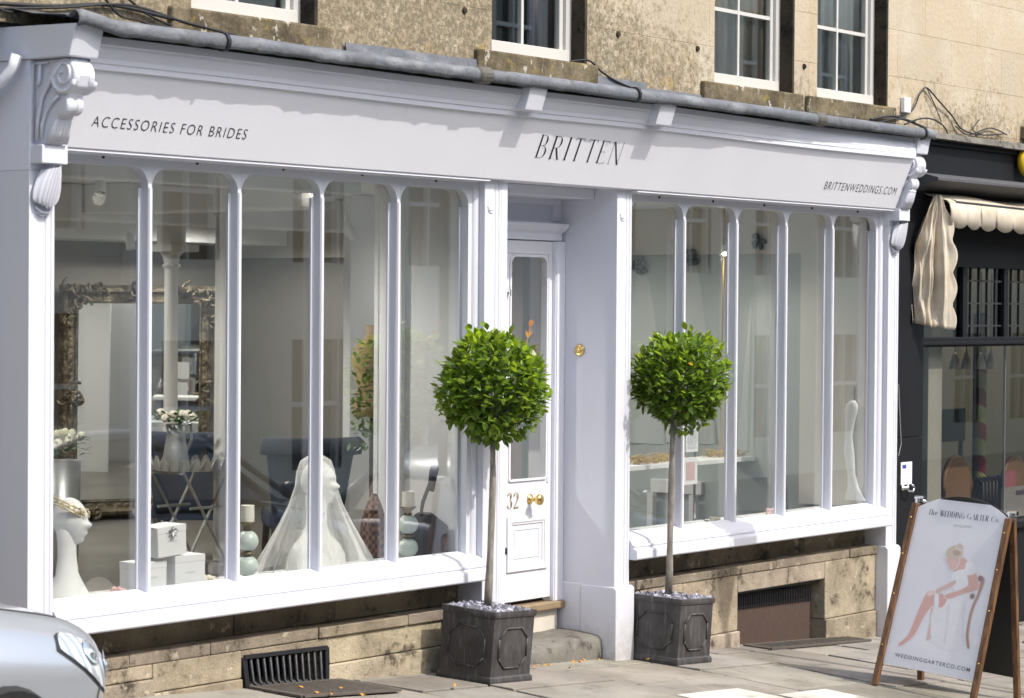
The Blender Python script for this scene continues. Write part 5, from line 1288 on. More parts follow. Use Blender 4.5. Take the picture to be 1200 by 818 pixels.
def planter(x0, y0, s_, z0, H, label, yaw=0, tilt=(0, 0)):
    cx, cy_ = x0 + s_ / 2, y0 + s_ / 2
    T = thing("square_planter", label, "planter", (cx, cy_, z0), "lead planters by the door")
    def ring(h, z): return [(cx - h, cy_ - h, z0 + z), (cx + h, cy_ - h, z0 + z), (cx + h, cy_ + h, z0 + z), (cx - h, cy_ + h, z0 + z)]
    h = s_ / 2; hb = h * .955; ht = h * .965
    prof = [(h * 1.0, 0), (h * 1.005, .018), (h * .985, .034), (hb * .985, .042), (ht * .985, H - .034), (h * .985, H - .036), (h * 1.0, H - .020), (h * .99, H - .002), (h * .93, H), (h * .90, H - .035)]
    m = MB(); vs_ = [v for a, z in prof for v in ring(a, z)]
    m.add(vs_, [(i * 4 + k, i * 4 + (k + 1) % 4, (i + 1) * 4 + (k + 1) % 4, (i + 1) * 4 + k) for i in range(len(prof) - 1) for k in range(4)] + [(3, 2, 1, 0), tuple(range((len(prof) - 1) * 4, len(prof) * 4))])
    m.build("box_body", leadp.m, T, bev=.004)
    for fx_, fy_ in ((0, -1), (-1, 0), (1, 0), (0, 1)):
        m = MB(); a, b, c = h * .66, h * .66, .055
        z1, z2 = .085, H - .095; pts = [(-a + c, z1), (a - c, z1), (a, z1 + c), (a, z2 - c), (a - c, z2), (-a + c, z2), (-a, z2 - c), (-a, z1 + c)]
        def W(u, z):
            f = hb * .985 + (ht - hb) * .985 * (z / H) + .002
            return (cx + (u if fx_ == 0 else fx_ * f), cy_ + (u if fy_ == 0 else fy_ * f), z0 + z)
        for p, q in zip(pts, pts[1:] + pts[:1]): m.tube([W(*p), W(*q)], .0065, 6)
        m.build("octagon_moulding", leadp.m, T, smooth=True)
    m = MB(); rn = random.Random(int(x0 * 100))
    m.box(cx - h * .89, cx + h * .89, cy_ - h * .89, cy_ + h * .89, z0 + H - .05, z0 + H - .022, (.3, .3, .3))
    for k in range(420):
        px_, py_ = cx + rn.uniform(-.9, .9) * h * .96, cy_ + rn.uniform(-.9, .9) * h * .96; r_ = rn.uniform(.006, .014); ax = Vector((rn.uniform(-1, 1), rn.uniform(-1, 1), rn.uniform(-.5, .5))).normalized(); ay = ax.orthogonal().normalized(); az = ax.cross(ay)
        tn = rn.choice((.2, .3, .45, .7, 1.0, 1.5)); m.obox((px_, py_, z0 + H - .012 + rn.uniform(-.004, .010)), ax * r_ * 1.3, ay * r_ * .8, az * r_ * .5, (tn, tn, tn * rn.uniform(1, 1.08)))
    o_ = m.build("slate_chips", slate, T); tag(o_, kind="stuff")
    T.rotation_euler = (tilt[0], tilt[1], yaw)
    return T
def bay_tree(base, pts, cc, R, RZ, seed, label, nleaf=3600):
    T = thing("bay_tree", label, "tree", base, None); rn = random.Random(seed)
    m = MB(); L = len(pts); m.tube(pts, [.0215 - .006 * i / (L - 1) + .002 * math.sin(i * 2.1) for i in range(L)], 12); m.build("trunk", bark.m, T, smooth=True)
    m = MB(); top = Vector(pts[-1]); cc = Vector(cc)
    for k in range(34):
        a = rn.uniform(0, 6.28); e_ = rn.uniform(-.5, 1.2); d = Vector((math.cos(a) * math.cos(e_), math.sin(a) * math.cos(e_), math.sin(e_) * RZ / R))
        b = cc + Vector((0, 0, -RZ * .35)); m.tube([top, b + d * R * .35, cc + d * R * .88], [.010, .006, .002], 5)
    m.build("branches", bark.m, T, smooth=True)
    m = MB()
    lobes = [(Vector((rn.gauss(0, 1), rn.gauss(0, 1), rn.gauss(0, 1))).normalized(), rn.uniform(.04, .14)) for _ in range(30)]
    shoots = []
    for k in range(28):                                           # unclipped shoots standing proud of the ball
        z = rn.uniform(-.7, 1); a = rn.uniform(0, 6.28); q = math.sqrt(1 - z * z); d0 = Vector((q * math.cos(a), q * math.sin(a), z)); tip = rn.uniform(1.03, 1.13)
        shoots += [(d0 + Vector((rn.uniform(-.05, .05), rn.uniform(-.05, .05), rn.uniform(-.03, .06))), tip - .05 * q_) for q_ in range(4)]
    for k in range(nleaf + len(shoots)):
        z = rn.uniform(-1, 1); a = rn.uniform(0, 6.28); q = math.sqrt(1 - z * z); d = Vector((q * math.cos(a), q * math.sin(a), z))
        bulge = sum(h_ * math.exp(-((d - l_).length / .28) ** 2) for l_, h_ in lobes) - .07 + .05 * mnoise.noise(d * 3.1 + Vector((seed, 0, 0)))
        f = (1 - (rn.random() ** 2.2) * .55) * (1 + bulge)
        if z < -.55: f *= .93
        if k >= nleaf: d, f = shoots[k - nleaf]
        p = cc + Vector((d.x * R, d.y * R, d.z * RZ)) * f
        out = (d * rn.uniform(.1, 1) + Vector((rn.uniform(-1, 1), rn.uniform(-1, 1), rn.uniform(-.5, 1.1)))).normalized()
        ln = rn.uniform(.036, .068); wd = ln * rn.uniform(.22, .31)
        side = out.cross(Vector((rn.uniform(-.6, .6), rn.uniform(-.6, .6), 1))).normalized(); up_ = side.cross(out).normalized()
        cup = rn.uniform(.05, .22) * wd; bend = -up_ * ln * rn.uniform(0, .18)
        P = lambda u, v, w_: p + out * (u * ln) + side * (v * wd) + up_ * (w_ * cup) + bend * u * u
        young = max(0, min(1, (f - .88) / .12)) * (.35 + .65 * max(0, d.z)) * rn.random() ** .8
        br = rn.uniform(.5, 1.2); tint = (br * (1 + 2.2 * young), br * (1 + 1.6 * young), br * (1 + .3 * young))
        rr = rn.random()
        if rr < .0015: tint = (5.0, 1.7, .8)
        elif rr < .005: tint = (5.0, 3.0, .8)
        v = [P(0, 0, 0), P(.22, .62, 1), P(.5, 1, 1.2), P(.8, .6, .8), P(1, 0, 0), P(.8, -.6, .8), P(.5, -1, 1.2), P(.22, -.62, 1), P(.5, 0, -.6), P(.22, 0, -.3), P(.8, 0, -.3)]
        m.add(v, [(0, 1, 9), (1, 2, 8, 9), (2, 3, 10, 8), (3, 4, 10), (0, 9, 7), (9, 8, 6, 7), (8, 10, 5, 6), (10, 4, 5)], tint)
    o_ = m.build("crown", bay.m, T)
    for p_ in o_.data.polygons: p_.use_smooth = True
    return T
HP = .40
planter(2.868, -.392, .372, .098, .392, "dark lead planter of slate chips standing west of the door", 0, (.05, .05))
planter(4.742, -.340, .372, -.012, .392, "dark lead planter of slate chips against the door pier", 0, (.03, .055))
yL, yR = -.205, -.155
tp = [aty(*p, yL) for p in ((571.5, 712), (572.5, 690), (574.5, 650), (576, 610), (577.5, 570), (577.5, 535), (578, 505))]
c_ = aty(578, 456, yL); bay_tree(tp[0], tp, c_, .283, .300, 3, "round clipped bay tree with an orange shoot, in front of the shop door frame", 3500)
tp = [aty(*p, yR) for p in ((783.5, 696), (784.5, 670), (785, 640), (786, 600), (787, 560), (787.5, 530), (788.5, 500))]
c_ = aty(797, 448, yR); bay_tree(tp[0], tp, c_, .283, .282, 8, "round clipped bay tree in front of the panes east of the door pier", 3300)
# the orange shoot
sh = [aty(*p, yL) for p in ((616, 410), (618.5, 396), (621, 384))]
SHT = [o for o in D.objects if o.name.startswith("bay_tree") and o.parent is None][0]
m = MB(); m.tube(sh, .0025, 5, tint=(1, 1, 1)); rn = random.Random(2)
for p_, dx in ((sh[2], .02), (sh[2], -.012), (sh[1], .03), (sh[1], -.03), (sh[2], 0)):
    d = Vector((dx, -.01, .045)); s_ = Vector((.012, 0, 0)); m.add([p_, p_ + d * .5 + s_, p_ + d, p_ + d * .5 - s_], [(0, 1, 2, 3)])
m.build("orange_shoot", simple("orange_young_leaf", (.62, .27, .07), .5, 0, .2, 60), SHT)

# ================================================================ A-BOARD
wood = NT("stained_pine"); _n = wood; _v = _n.pos()
_c1 = _n.mix(_n.ramp(_n.noise(_n.scale(_v, (45, 45, 4)), 1, 6, .6), .35, .65), (.095, .045, .020), (.21, .105, .045)); _n.bump(_n.noise(_n.scale(_v, (80, 80, 8)), 1, 4), .3, .003); _n.fin(_c1, .5)
FLp, FRp, BLp, BRp = atg(1025, 803), atg(1139, 827), atg(1079, 797), atg(1192, 820)
ml, mr = (FLp + BLp) / 2, (FRp + BRp) / 2
TLm, TRm = atx(1073, 590, ml.x), atx(1182, 608, mr.x)
ABC = (FLp + FRp + BLp + BRp) / 4
AB = thing("pavement_sign", "wooden framed A-board with a bridal poster standing on the pavement", "sign", ABC)
wv = (mr - ml); wv.z = 0; wlen = wv.length; wv.normalize(); dv = Vector((0, 0, 1)).cross(wv); dv = dv if dv.dot(FLp - BLp) > 0 else -dv     # towards the front (west)
TL, TR = TLm - dv * .022, TRm - dv * .022
def plank(a, b, wdir, ndir, w_, t_): 
    m = MB(); a, b = Vector(a), Vector(b); d = (b - a) / 2; m.obox((a + b) / 2, wdir * w_ / 2, ndir * t_ / 2, d); return m
for nm, (b_, t_) in {"l": (FLp, TL), "r": (FRp, TR)}.items():
    t2 = t_ + dv * .022; ax = (t2 - b_).normalized(); nd = ax.cross(wv).normalized(); plank(b_, t2, wv, nd, .036, .030).build("post", wood.m, AB, bev=.003)
for b_, t_ in ((BLp, TL), (BRp, TR)):
    t2 = t_ - dv * .022; ax = (t2 - b_).normalized(); nd = ax.cross(wv).normalized(); plank(b_, t2, wv, nd, .036, .030).build("post", wood.m, AB, bev=.003)
def board_face(bl, br, tl, tr, sgn, mat, name):
    """arched panel between two posts"""
    u_ = (br - bl).normalized(); inset = .018; e0, e1 = bl + u_ * inset, br - u_ * inset
    up1 = (tl - bl); L_ = up1.length; up1.normalize(); nrm = u_.cross(up1).normalized(); nrm = nrm if nrm.dot(dv) * sgn > 0 else -nrm
    W_ = (e1 - e0).length; z0 = L_ * .125; pts = [(0, z0), (W_, z0)]; zt_ = L_ * .985; rise = .10
    for i in range(21): a = 1 - i / 20; pts.append((W_ * a, zt_ + rise * (1 - (2 * a - 1) ** 2)))
    m = MB(); f = [e0 + u_ * a + up1 * b + nrm * (-.008) for a, b in pts]; k = [p - nrm * .008 for p in f]; n = len(f)
    m.add(f + k, [tuple(range(n)), tuple(range(n, 2 * n))[::-1]] + [(i, (i + 1) % n, (i + 1) % n + n, i + n) for i in range(n)])
    o_ = m.build(name, mat, AB); return o_, e0, u_, up1, nrm, W_, z0, zt_, rise, L_
poster_m = NT("poster_print"); _n = poster_m; _v = _n.pos(); _n.fin(_n.mix(_n.ramp(_n.noise(_v, 2.4, 3), .3, .7), (.70, .70, .745), (.76, .76, .795)), .25)
po, e0, u_, up1, nrm, W_, z0, zt_, rise, L_ = board_face(FLp, FRp, TL + dv * .022, TR + dv * .022, 1, poster_m.m, "poster_panel")
board_face(BLp, BRp, TL - dv * .022, TR - dv * .022, -1, simple("black_panel", (.012, .012, .012), .5), "rear_panel")
m = MB()
for a, b in ((TL, TR),): m.tube([a - dv * .03 + Vector((0, 0, .012)), b - dv * .03 + Vector((0, 0, .012))], .012, 10)
for t_ in (TL, TR): m.tube([t_ + Vector((0, 0, -.02)), t_ + Vector((0, 0, .03))], .016, 10); m.lathe([(.014, -.03), (.014, .03)], t_ - dv * .025 + Vector((0, 0, .03)), wv, 10)
m.build("hinge_bar", chrome, AB, smooth=False)
for b_, t_ in ((FLp, TL), (FRp, TR)):
    for f_ in (.22, .5, .72, .92):
        p_ = b_ + (t_ + dv * .022 - b_) * f_ + nrm * .016; m = MB(); m.ball(p_, .006, n=8, m=5); m.build("screw_head", brass, AB, smooth=True)
# poster artwork: survey points of the printed picture -> (across, up) on the panel
Cq = [Vector(q) for q in ((115, 637), (447, 690), (565, 155), (218, 105))]           # bl br tr tl
def uvq(x, y):
    u, v = .5, .5
    for _ in range(25):
        p = Cq[0] * (1 - u) * (1 - v) + Cq[1] * u * (1 - v) + Cq[2] * u * v + Cq[3] * (1 - u) * v
        du = (Cq[1] - Cq[0]) * (1 - v) + (Cq[2] - Cq[3]) * v; dw = (Cq[3] - Cq[0]) * (1 - u) + (Cq[2] - Cq[1]) * u
        ex, ey = x - p.x, y - p.y; de = du.x * dw.y - du.y * dw.x
        u += (ex * dw.y - ey * dw.x) / de; v += (du.x * ey - du.y * ex) / de
    return u, v
def on_poster(x, y, lift=.0018):
    u, v = uvq(x, y); return e0 + u_ * (u * W_) + up1 * (z0 + v * (zt_ - z0)) + nrm * (-.008 + lift)
def smooth_poly(pts, n=5):
    out = []; L = len(pts)
    for i in range(L):
        p0, p1, p2, p3 = [Vector(pts[(i + k) % L]) for k in (-1, 0, 1, 2)]
        for k in range(n):
            t = k / n; out.append(.5 * ((2 * p1) + (p2 - p0) * t + (2 * p0 - 5 * p1 + 4 * p2 - p3) * t * t + (3 * p1 - p0 - 3 * p2 + p3) * t ** 3))
    return out
ART = [
 ((.64, .47, .45), [(283, 450), (291, 455), (294, 490), (288, 540), (277, 556), (271, 550), (280, 500)]),
 ((.735, .73, .755), [(325, 412), (400, 395), (442, 388), (452, 420), (440, 480), (452, 560), (400, 584), (305, 574), (284, 520), (290, 455), (318, 446)]),
 ((.66, .66, .70), [(340, 440), (352, 445), (346, 520), (338, 570), (332, 560), (338, 500)]),
 ((.66, .66, .70), [(400, 430), (408, 436), (404, 500), (410, 560), (400, 565), (396, 500)]),
 ((.62, .36, .32), [(262, 405), (275, 392), (310, 398), (338, 415), (322, 445), (290, 440), (262, 470), (240, 512), (224, 540), (212, 553), (178, 576), (171, 571), (203, 540), (225, 490), (245, 440)]),
 ((.70, .56, .53), [(268, 398), (280, 390), (298, 394), (296, 402), (270, 410)]),
 ((.72, .73, .77), [(298, 403), (306, 404), (306, 445), (298, 443)]),
 ((.64, .40, .36), [(368, 290), (390, 278), (410, 292), (415, 310), (395, 325), (375, 337), (362, 330), (361, 318)]),
 ((.74, .73, .75), [(361, 330), (395, 318), (430, 315), (428, 350), (402, 382), (372, 386), (358, 365)]),
 ((.62, .42, .39), [(368, 355), (366, 370), (330, 385), (303, 399), (303, 386), (335, 371)]),
 ((.62, .37, .33), [(412, 325), (437, 320), (453, 365), (446, 386), (400, 399), (345, 416), (334, 405), (385, 389), (417, 370)]),
 ((.75, .74, .76), [(408, 300), (430, 298), (441, 330), (412, 337)]),
 ((.66, .45, .40), [(335, 280), (350, 283), (372, 282), (380, 290), (375, 305), (362, 318), (350, 318), (343, 305), (337, 295)]),
 ((.58, .48, .38), [(333, 272), (335, 255), (350, 243), (374, 237), (391, 248), (392, 265), (384, 281), (366, 286), (346, 283)]),
 ((.42, .32, .24), [(356, 258), (372, 254), (384, 262), (378, 272), (362, 270)]),
 ((.60, .50, .40), [(370, 242), (378, 232), (390, 238), (393, 250), (382, 252)]),
 ((.40, .23, .18), [(465, 345), (474, 358), (458, 402), (436, 452), (425, 500), (421, 540), (425, 577), (418, 577), (413, 540), (418, 498), (430, 448), (452, 398)]),
 ((.25, .16, .15), [(452, 345), (460, 340), (468, 346), (464, 358), (454, 356)]),
 ((.25, .16, .15), [(425, 405), (433, 400), (440, 407), (434, 416), (426, 414)]),
]
def area_sign(q): return sum(a.x * b.y - b.x * a.y for a, b in zip(q, q[1:] + q[:1]))
art_mats = {}
for i, (c, pts) in enumerate(ART):
    c = tuple(round(a * .92 + b * .08, 4) for a, b in zip(c, (.74, .74, .775)))
    if c not in art_mats: art_mats[c] = simple("poster_ink_%d" % len(art_mats), c, .3, 0, .07, 30)
    q = smooth_poly(pts); cen = sum(q, Vector((0, 0))) / len(q)
    for g_, (ex, mixv) in enumerate(((7.0, .72), (3.5, .40), (0.0, 0))):           # soft printed edge: two paler rims under the shape
        cc_ = tuple(round(a * (1 - mixv) + b * mixv, 4) for a, b in zip(c, (.735, .735, .77)))
        if cc_ not in art_mats: art_mats[cc_] = simple("poster_ink_%d" % len(art_mats), cc_, .3, 0, .05, 30)
        L_q = len(q); ring = []
        for k_ in range(L_q):
            tg = q[(k_ + 1) % L_q] - q[k_ - 1]; nn = Vector((tg.y, -tg.x)); nn = nn.normalized() if nn.length > 1e-6 else Vector((0, 0))
            if area_sign(q) < 0: nn = -nn
            ring.append(q[k_] + nn * ex * .5)
        m = MB(); m.poly([on_poster(p.x, p.y, .0003 + .00003 * (3 * (i if g_ == 2 else max(0, i - 1)) + g_)) for p in ring]); m.build("printed_figure", art_mats[cc_], po)
ink2 = simple("slate_ink", (.10, .12, .15), .5, 0, .05); ink3 = simple("pale_ink", (.36, .38, .42), .5, 0, .05)
def poster_line(bl, br, tl): a, b, c = on_poster(*bl, 0), on_poster(*br, 0), on_poster(*tl, 0); ux = (b - a); l_ = ux.length; ux.normalize(); return a + nrm * .001, ux, l_, (c - a).dot(up1)
a, ux, l_, hh = poster_line((258, 132), (524, 162), (262, 113)); serif_text("The WEDDING GARTER Co.", "poster_title", ink2, po, a, ux, up1, l_, hh, .13, .028, .045, .16, .34, lift=.0012)
a, ux, l_, hh = poster_line((356, 175), (422, 180), (357, 166)); font_mesh("ENGLAND", "poster_subtitle", ink3, po, a, ux, up1, l_, hh, 1.1, .0012, thin=-.004)
a, ux, l_, hh = poster_line((157, 614), (427, 659), (160, 601)); font_mesh("WEDDINGGARTERCO.COM", "poster_web_line", ink2, po, a, ux, up1, l_, hh, 1.25, .0012, thin=.004)

# ================================================================ GRATES AND FALLEN LEAVES
def grate(pts, label, nb):
    a, b, c, d = [Vector(p) for p in pts]; ctr = (a + b + c + d) / 4
    T = thing("pavement_grate", label, "grate", ctr, None); up_ = Vector((0, 0, .006)); m = MB()
    for p, q in ((a, b), (b, c), (c, d), (d, a)): m.bar(p + up_, q + up_, .03, .012)
    m.build("frame", worn_iron, T); m = MB()
    for i in range(1, nb): t = i / nb; m.bar(a + (b - a) * t + up_, d + (c - d) * t + up_, .015, .010)
    for t in (.33, .66): m.bar(a + (d - a) * t + up_ * .8, b + (c - b) * t + up_ * .8, .010, .008)
    m.build("bar", worn_iron, T); m = MB(); m.poly([p + Vector((0, 0, .0035)) for p in (a, b, c, d)]); m.build("pit", hole, T)
def gp(x, y): return Vector((x, y, ground_z(x, y) + .003))
grate([gp(1.50, -.30), gp(2.16, -.36), gp(2.16, .05), gp(1.50, .05)], "iron pavement grate in front of the barred cellar vent", 22)
grate([gp(6.15, -.12), gp(7.45, -.12), gp(7.45, .07), gp(6.15, .07)], "iron pavement grate in front of the rusty mesh vent", 30)
leafdry = simple("dry_leaf", (.55, .27, .05), .7, 0, .3, 50)
for i, (px, py) in enumerate(((637, 780), (672, 776.5), (679, 776), (684, 774), (701, 773.5), (668, 783), (626, 781.5), (644, 779.5), (352, 806), (400, 807), (388, 814), (372, 812.5), (425, 815), (826, 752), (533, 804), (759, 773))):
    p = atg(px, py, .014); rn = random.Random(i); a = rn.uniform(0, 6.28); l_ = rn.uniform(.012, .024); d = Vector((math.cos(a), math.sin(a), rn.uniform(-.1, .2))) * l_; s_ = Vector((-math.sin(a), math.cos(a), rn.uniform(-.3, .3))) * l_ * .45
    m = MB(); m.add([p - d, p - d * .3 + s_ + Vector((0, 0, .006)), p + d * .4 + s_ * .8, p + d + Vector((0, 0, .01)), p + d * .4 - s_ * .8, p - d * .3 - s_ + Vector((0, 0, .008))], [(0, 1, 2, 3, 4, 5)])
    o_ = m.build("fallen_leaf", leafdry, None, solid=.0015); tag(o_, "small dry orange leaf lying on the paving below the shopfront", "leaf", "fallen leaves on the pavement")

# ================================================================ STREET LAMP at the kerb (its shadow falls on the stall riser)
LX, LY = 5.92 + .16 * 2.57, -2.5; LZ = ground_z(LX, LY)
T = thing("street_lamp", "black street lamp column with a tapered lantern standing at the kerb", "street lamp", (LX, LY, LZ))
m = MB(); m.lathe([(.10, LZ), (.10, LZ + .12), (.06, LZ + .16), (.055, LZ + .8), (.036, LZ + .85), (.034, 3.26), (.05, 3.28), (.05, 3.33), (.03, 3.34)], (LX, LY, 0), (0, 0, 1), 16); m.build("column", blackp, T, smooth=False)
m = MB()
for k in range(4):
    a = math.pi / 4 + k * math.pi / 2; m.tube([(LX + r_ * math.cos(a), LY + r_ * math.sin(a), z) for r_, z in ((.06, 3.33), (.215, 3.78))], .012, 6)
m.lathe([(.20, 3.77), (.21, 3.80), (.14, 3.96), (.05, 4.02), (.03, 4.10), (.001, 4.14)], (LX, LY, 0), (0, 0, 1), 4); m.build("lantern_frame", blackp, T)
m = MB(); m.lathe([(.055, 3.34), (.19, 3.77)], (LX, LY, 0), (0, 0, 1), 4); m.build("lantern_glass", simple("opal_glass", (.6, .6, .58), .3, 0, .03), T)

# ================================================================ CAR
def car(name, label, col, loc, rotz, group=None):
    """hatchback, nose at local +x 0, length runs to -x"""
    T = thing(name, label, "car", (0, 0, 0), group)
    bodym = NT(name + "_paint"); bodym.p.inputs["Coat Weight"].default_value = .8; bodym.p.inputs["Coat Roughness"].default_value = .05; bodym.fin(col, .34, .5)
    ST = [(0.0, .40, .33, .56), (.03, .55, .28, .62), (.10, .68, .24, .67), (.22, .775, .22, .715), (.38, .82, .21, .755), (.60, .845, .20, .80), (.9, .855, .20, .85), (1.15, .86, .20, .90), (1.6, .862, .20, .93), (2.4, .862, .20, .95), (3.2, .855, .21, .96), (3.55, .84, .24, .95), (3.75, .80, .28, .92), (3.86, .70, .34, .84), (3.90, .55, .42, .72)]
    SEC = [(.80, 0), (.93, .10), (.985, .25), (1.0, .42), (1.0, .60), (.965, .73), (.89, .85), (.75, .935), (.53, .978), (.27, .995), (0, 1)]
    def catm(arr, t):
        i = min(int(t), len(arr) - 2); f = t - i; g = lambda k: arr[min(max(k, 0), len(arr) - 1)]
        return [.5 * (2 * b + (c - a) * f + (2 * a - 5 * b + 4 * c - d) * f * f + (3 * b - a - 3 * c + d) * f ** 3) for a, b, c, d in zip(g(i - 1), g(i), g(i + 1), g(i + 2))]
    def S(si, ci, side, off=0):
        x, w_, zb, zt = catm(ST, si); u, v = catm(SEC, ci); sl = 0.10 * (1 - max(0, min(1, si / 5))) * (1 - (u * 1.0) ** 2)
        return Vector((-x + sl * 1.2, side * u * w_ , zb + (zt - zb) * v))
    def SN(si, ci, side, off):
        p = S(si, ci, side); e = .02; a = S(min(si + e, 13.9), ci, side) - S(max(si - e, 0), ci, side); b = S(si, min(ci + e, 9.99), side) - S(si, max(ci - e, 0), side)
        n_ = a.cross(b).normalized(); c0 = Vector((-1.95, 0, .55)); n_ = n_ if n_.dot(p - c0) > 0 else -n_
        return p + n_ * off
    m = MB(); NS, NC = 84, 40
    full = []
    for i in range(NS + 1):
        si = 14 * i / NS
        full.append([S(si, 10 * k / NC, -1) for k in range(NC + 1)] + [S(si, 10 * (NC - k) / NC, 1) for k in range(1, NC + 1)])
    n = len(full[0]); m.add([p for r_ in full for p in r_], [(i * n + k, i * n + k + 1, (i + 1) * n + k + 1, (i + 1) * n + k) for i in range(NS) for k in range(n - 1)] + [tuple(range(n)), tuple(range(NS * n, (NS + 1) * n))])
    m.add([(-.3, -.7, .21), (-.3, .7, .21), (-3.7, .7, .22), (-3.7, -.7, .22)], [(0, 1, 2, 3)])
    m.build("body", bodym.m, T, smooth=True)
    gl_ = simple(name + "_glass", (.02, .025, .028), .04, 0, .1, spec=.8)
    m = MB(); cab = [(-.95, .70, .86), (-1.75, .60, 1.40), (-2.2, .62, 1.47), (-2.9, .60, 1.45), (-3.55, .55, 1.22), (-3.82, .60, .92)]
    base = [.88, .93, .95, .95, .95, .94]; vs_ = []
    for (x, w_, zt), zb in zip(cab, base): vs_ += [(x, -.80, zb), (x, -w_, zt - .03), (x, -w_ * .8, zt), (x, w_ * .8, zt), (x, w_, zt - .03), (x, .80, zb)]
    m.add(vs_, [(i * 6 + k, i * 6 + k + 1, (i + 1) * 6 + k + 1, (i + 1) * 6 + k) for i in range(5) for k in range(5)] + [tuple(range(6)), tuple(range(30, 36))]); m.build("cabin_glass", gl_, T, bev=.03)
    m = MB(); vs_ = []
    for x, w_, zt in ((-1.72, .605, 1.41), (-2.2, .63, 1.485), (-2.9, .61, 1.465), (-3.52, .56, 1.25)): vs_ += [(x, -w_ - .012, zt - .05), (x, -w_ * .8, zt + .008), (x, w_ * .8, zt + .008), (x, w_ + .012, zt - .05)]
    m.add(vs_, [(i * 4 + k, i * 4 + k + 1, (i + 1) * 4 + k + 1, (i + 1) * 4 + k) for i in range(3) for k in range(3)]); m.build("roof", bodym.m, T, smooth=True, solid=.012)
    m = MB()
    for sd_ in (-1, 1):
        m.tube([(-.95, sd_ * .80, .90), (-1.72, sd_ * .62, 1.40)], .03, 6); m.tube([(-2.35, sd_ * .81, .95), (-2.40, sd_ * .63, 1.44)], .03, 6); m.tube([(-3.50, sd_ * .57, 1.24), (-3.78, sd_ * .74, .94)], .05, 6)
    m.build("pillar", bodym.m, T, smooth=True)
    lens = NT(name + "_lens"); _w = lens.new("TexWave"); _w.inputs["Scale"].default_value = 9; _w.inputs["Distortion"].default_value = 5; lens.link(lens.scale(lens.obj(), (1, 1, .45), rot=(0, .7, 0)), _w.inputs[0]); lens.fin(lens.mix(lens.ramp(_w.outputs[1], .25, .8), (.42, .47, .52), (.80, .84, .89)), .06, .3, 1.0)  # wavy bands paint light and dark reflections into the lens colour
    for sd_ in (-1, 1):
        def patch(off, g, nm, mt):
            m = MB(); nt_, nw = 26, 12; vs_ = []
            for i in range(nt_ + 1):
                u = i / nt_; si = 1.3 + (2.9 + g) * u; lo = 3.0 - g + 2.1 * u ** 2.4; hi = lo + (1.75 + .25 * u + 2 * g) * math.sqrt(max(0, 1 - u ** 5)) + .01
                for k in range(nw + 1): vs_.append(SN(si, lo + (hi - lo) * k / nw, sd_, off))
            m.add(vs_, [(i * (nw + 1) + k, i * (nw + 1) + k + 1, (i + 1) * (nw + 1) + k + 1, (i + 1) * (nw + 1) + k) for i in range(nt_) for k in range(nw)]); return m.build(nm, mt, T, smooth=True)
        hl = patch(.002, .09, "headlight", simple(name + "_seal", (.02, .02, .022), .5))
        l2 = patch(.006, 0, "lens", lens.m); l2.parent = hl
        for si, ci, r_ in ((2.2, 4.3, .06), (3.2, 5.0, .05)):
            p = SN(si, ci, sd_, .0075); d = (SN(si, ci, sd_, .03) - p).normalized(); m = MB(); m.lathe([(r_, 0), (r_ * .9, .002), (r_ * .35, .0025), (r_ * .3, .008), (.001, .010)], p, d, 18); o_ = m.build("reflector", simple(name + "_reflector", (.80, .84, .88), .1, .9), hl, smooth=True)
        p = S(13.2, 5.6, sd_); m = MB(); m.ball((p.x - .0, p.y * .97, p.z), .07, .05, .12, 12, 8); m.build("tail_light", simple(name + "_tail", (.45, .01, .012), .15), T, smooth=True)
        for x in (-.72, -3.12):
            m = MB(); m.lathe([(.18, -.08), (.255, -.10), (.27, -.06), (.27, .06), (.255, .10), (.18, .08)], (x, sd_ * .79, .265), (0, 1, 0), 28); wh = m.build("wheel", simple(name + "_tyre", (.02, .02, .02), .8), T)
            m = MB(); m.lathe([(.18, -.085), (.18, .085)], (x, sd_ * .79, .265), (0, 1, 0), 20); m.build("rim", chrome, wh)
        m = MB(); m.ball((-1.15, sd_ * .95, .98), .06, .09, .07, 12, 8); m.build("wing_mirror", bodym.m, T, smooth=True)
    seam = simple(name + "_seam", (.015, .015, .016), .6)
    m = MB(); 
    for sd_ in (-1, 1): m.tube([SN(.6 + 2.2 * t, 3.9 - .25 * t, sd_, .001) for t in [i / 14 for i in range(15)]] + [SN(2.8 + .5 * t, 3.65 - 1.6 * t, sd_, .001) for t in [i / 6 for i in range(1, 7)]], .004, 5)
    m.build("bumper_seam", seam, T)
    m = MB(); m.tube([S(3.2 + 3.4 * i / 20, 7.2, -1) + Vector((0, 0, .001)) for i in range(21)], .0035, 5); m.tube([S(3.2 + 3.4 * i / 20, 7.2, 1) + Vector((0, 0, .001)) for i in range(21)], .0035, 5); m.build("bonnet_gap", seam, T)
    m = MB(); m.tube([SN(.25, 2.2, -1, .002)] + [SN(.05, 3 + .5 * k, -1, .004) for k in range(2)] + [SN(.05, 3.5 - .5 * k, 1, .004) for k in range(2)] + [SN(.25, 2.2, 1, .002)], .02, 6); m.build("grille", seam, T)
    T.location = loc; T.rotation_euler.z = rotz
    return T
def road_z(x, y): return ground_z(x, y) - .06
car("silver_car", "silver hatchback nosing into view beside the carved corbel end", (.45, .475, .505), (-1.135, -1.12, road_z(-2.5, -1.2) - .034), 0)
car("dark_car", "dark grey hatchback parked across the street", (.05, .055, .06), (8.2, -5.6, road_z(6, -5.6)), 0)
car("dark_car", "blue grey hatchback parked further along the street", (.10, .12, .15), (13.4, -5.7, road_z(12, -5.6)), 0)

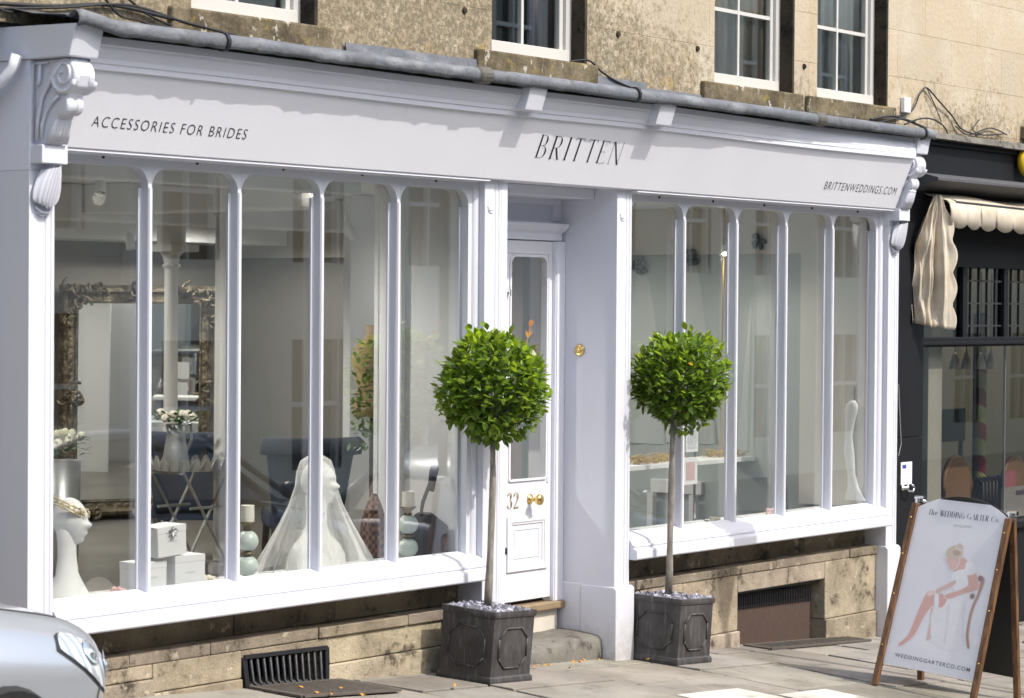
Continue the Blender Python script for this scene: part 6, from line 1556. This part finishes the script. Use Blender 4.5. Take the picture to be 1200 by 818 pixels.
# ================================================================ TERRACE ACROSS THE STREET (seen in the panes)
opp_stone = simple("shaded_terrace_stone", (.42, .36, .27), .9, 0, .15, 1.5, .3, 8)
x = -14.0; rn = random.Random(21); i = 0
cols = ("pale stone", "honey stone", "cream rendered", "grey stone", "buff stone", "whitewashed", "light stone", "sandy stone")
while x < 42:
    w_ = rn.uniform(6.2, 7.6); z0 = ground_z(x, -13) - .3; H = rn.uniform(7.5, 9)
    T = thing("terrace_house", "%s terrace house facing the shop from across the street" % cols[i % 8], "house", (x + w_ / 2, -13.2, z0), "terrace across the street")
    t_ = rn.uniform(.85, 1.25); mt = simple("terrace_stone_%d" % i, (.60 * t_, .55 * t_, .46 * t_), .9, 0, .12, 1.5)
    ops = []
    for fl in (0, 1, 2):
        for k in range(3): c = x + w_ * (k + .5) / 3; ops.append((c - .5, c + .5, z0 + .9 + 2.7 * fl, z0 + 2.6 + 2.7 * fl))
    m = MB(); xs_ = sorted({x, x + w_, *[v for o in ops for v in o[:2]]}); zs_ = sorted({z0, z0 + H, *[v for o in ops for v in o[2:]]})
    for a, b in zip(xs_, xs_[1:]):
        for c, d in zip(zs_, zs_[1:]):
            if not any(o[0] < (a + b) / 2 < o[1] and o[2] < (c + d) / 2 < o[3] for o in ops): m.poly([(a, -13, c), (b, -13, c), (b, -13, d), (a, -13, d)])
    m.box(x, x + w_, -16, -13.3, z0, z0 + H - .01); m.build("wall", mt, T)
    for a, b, c, d in ops:
        m = MB(); m.box(a, a + .07, -13.15, -13.05, c, d); m.box(b - .07, b, -13.15, -13.05, c, d); m.box(a + .07, b - .07, -13.15, -13.05, (c + d) / 2 - .03, (c + d) / 2 + .03); m.box((a + b) / 2 - .02, (a + b) / 2 + .02, -13.14, -13.06, c, d); wn = m.build("window", frame_paint, T)
        m = MB(); m.box(a, b, -13.20, -13.16, c, d); m.build("pane", gl_dark, wn) if 'gl_dark' in globals() else m.build("pane", globals().setdefault('gl_dark', simple("far_pane", (.03, .035, .04), .08)), wn)
    x += w_ + .01; i += 1
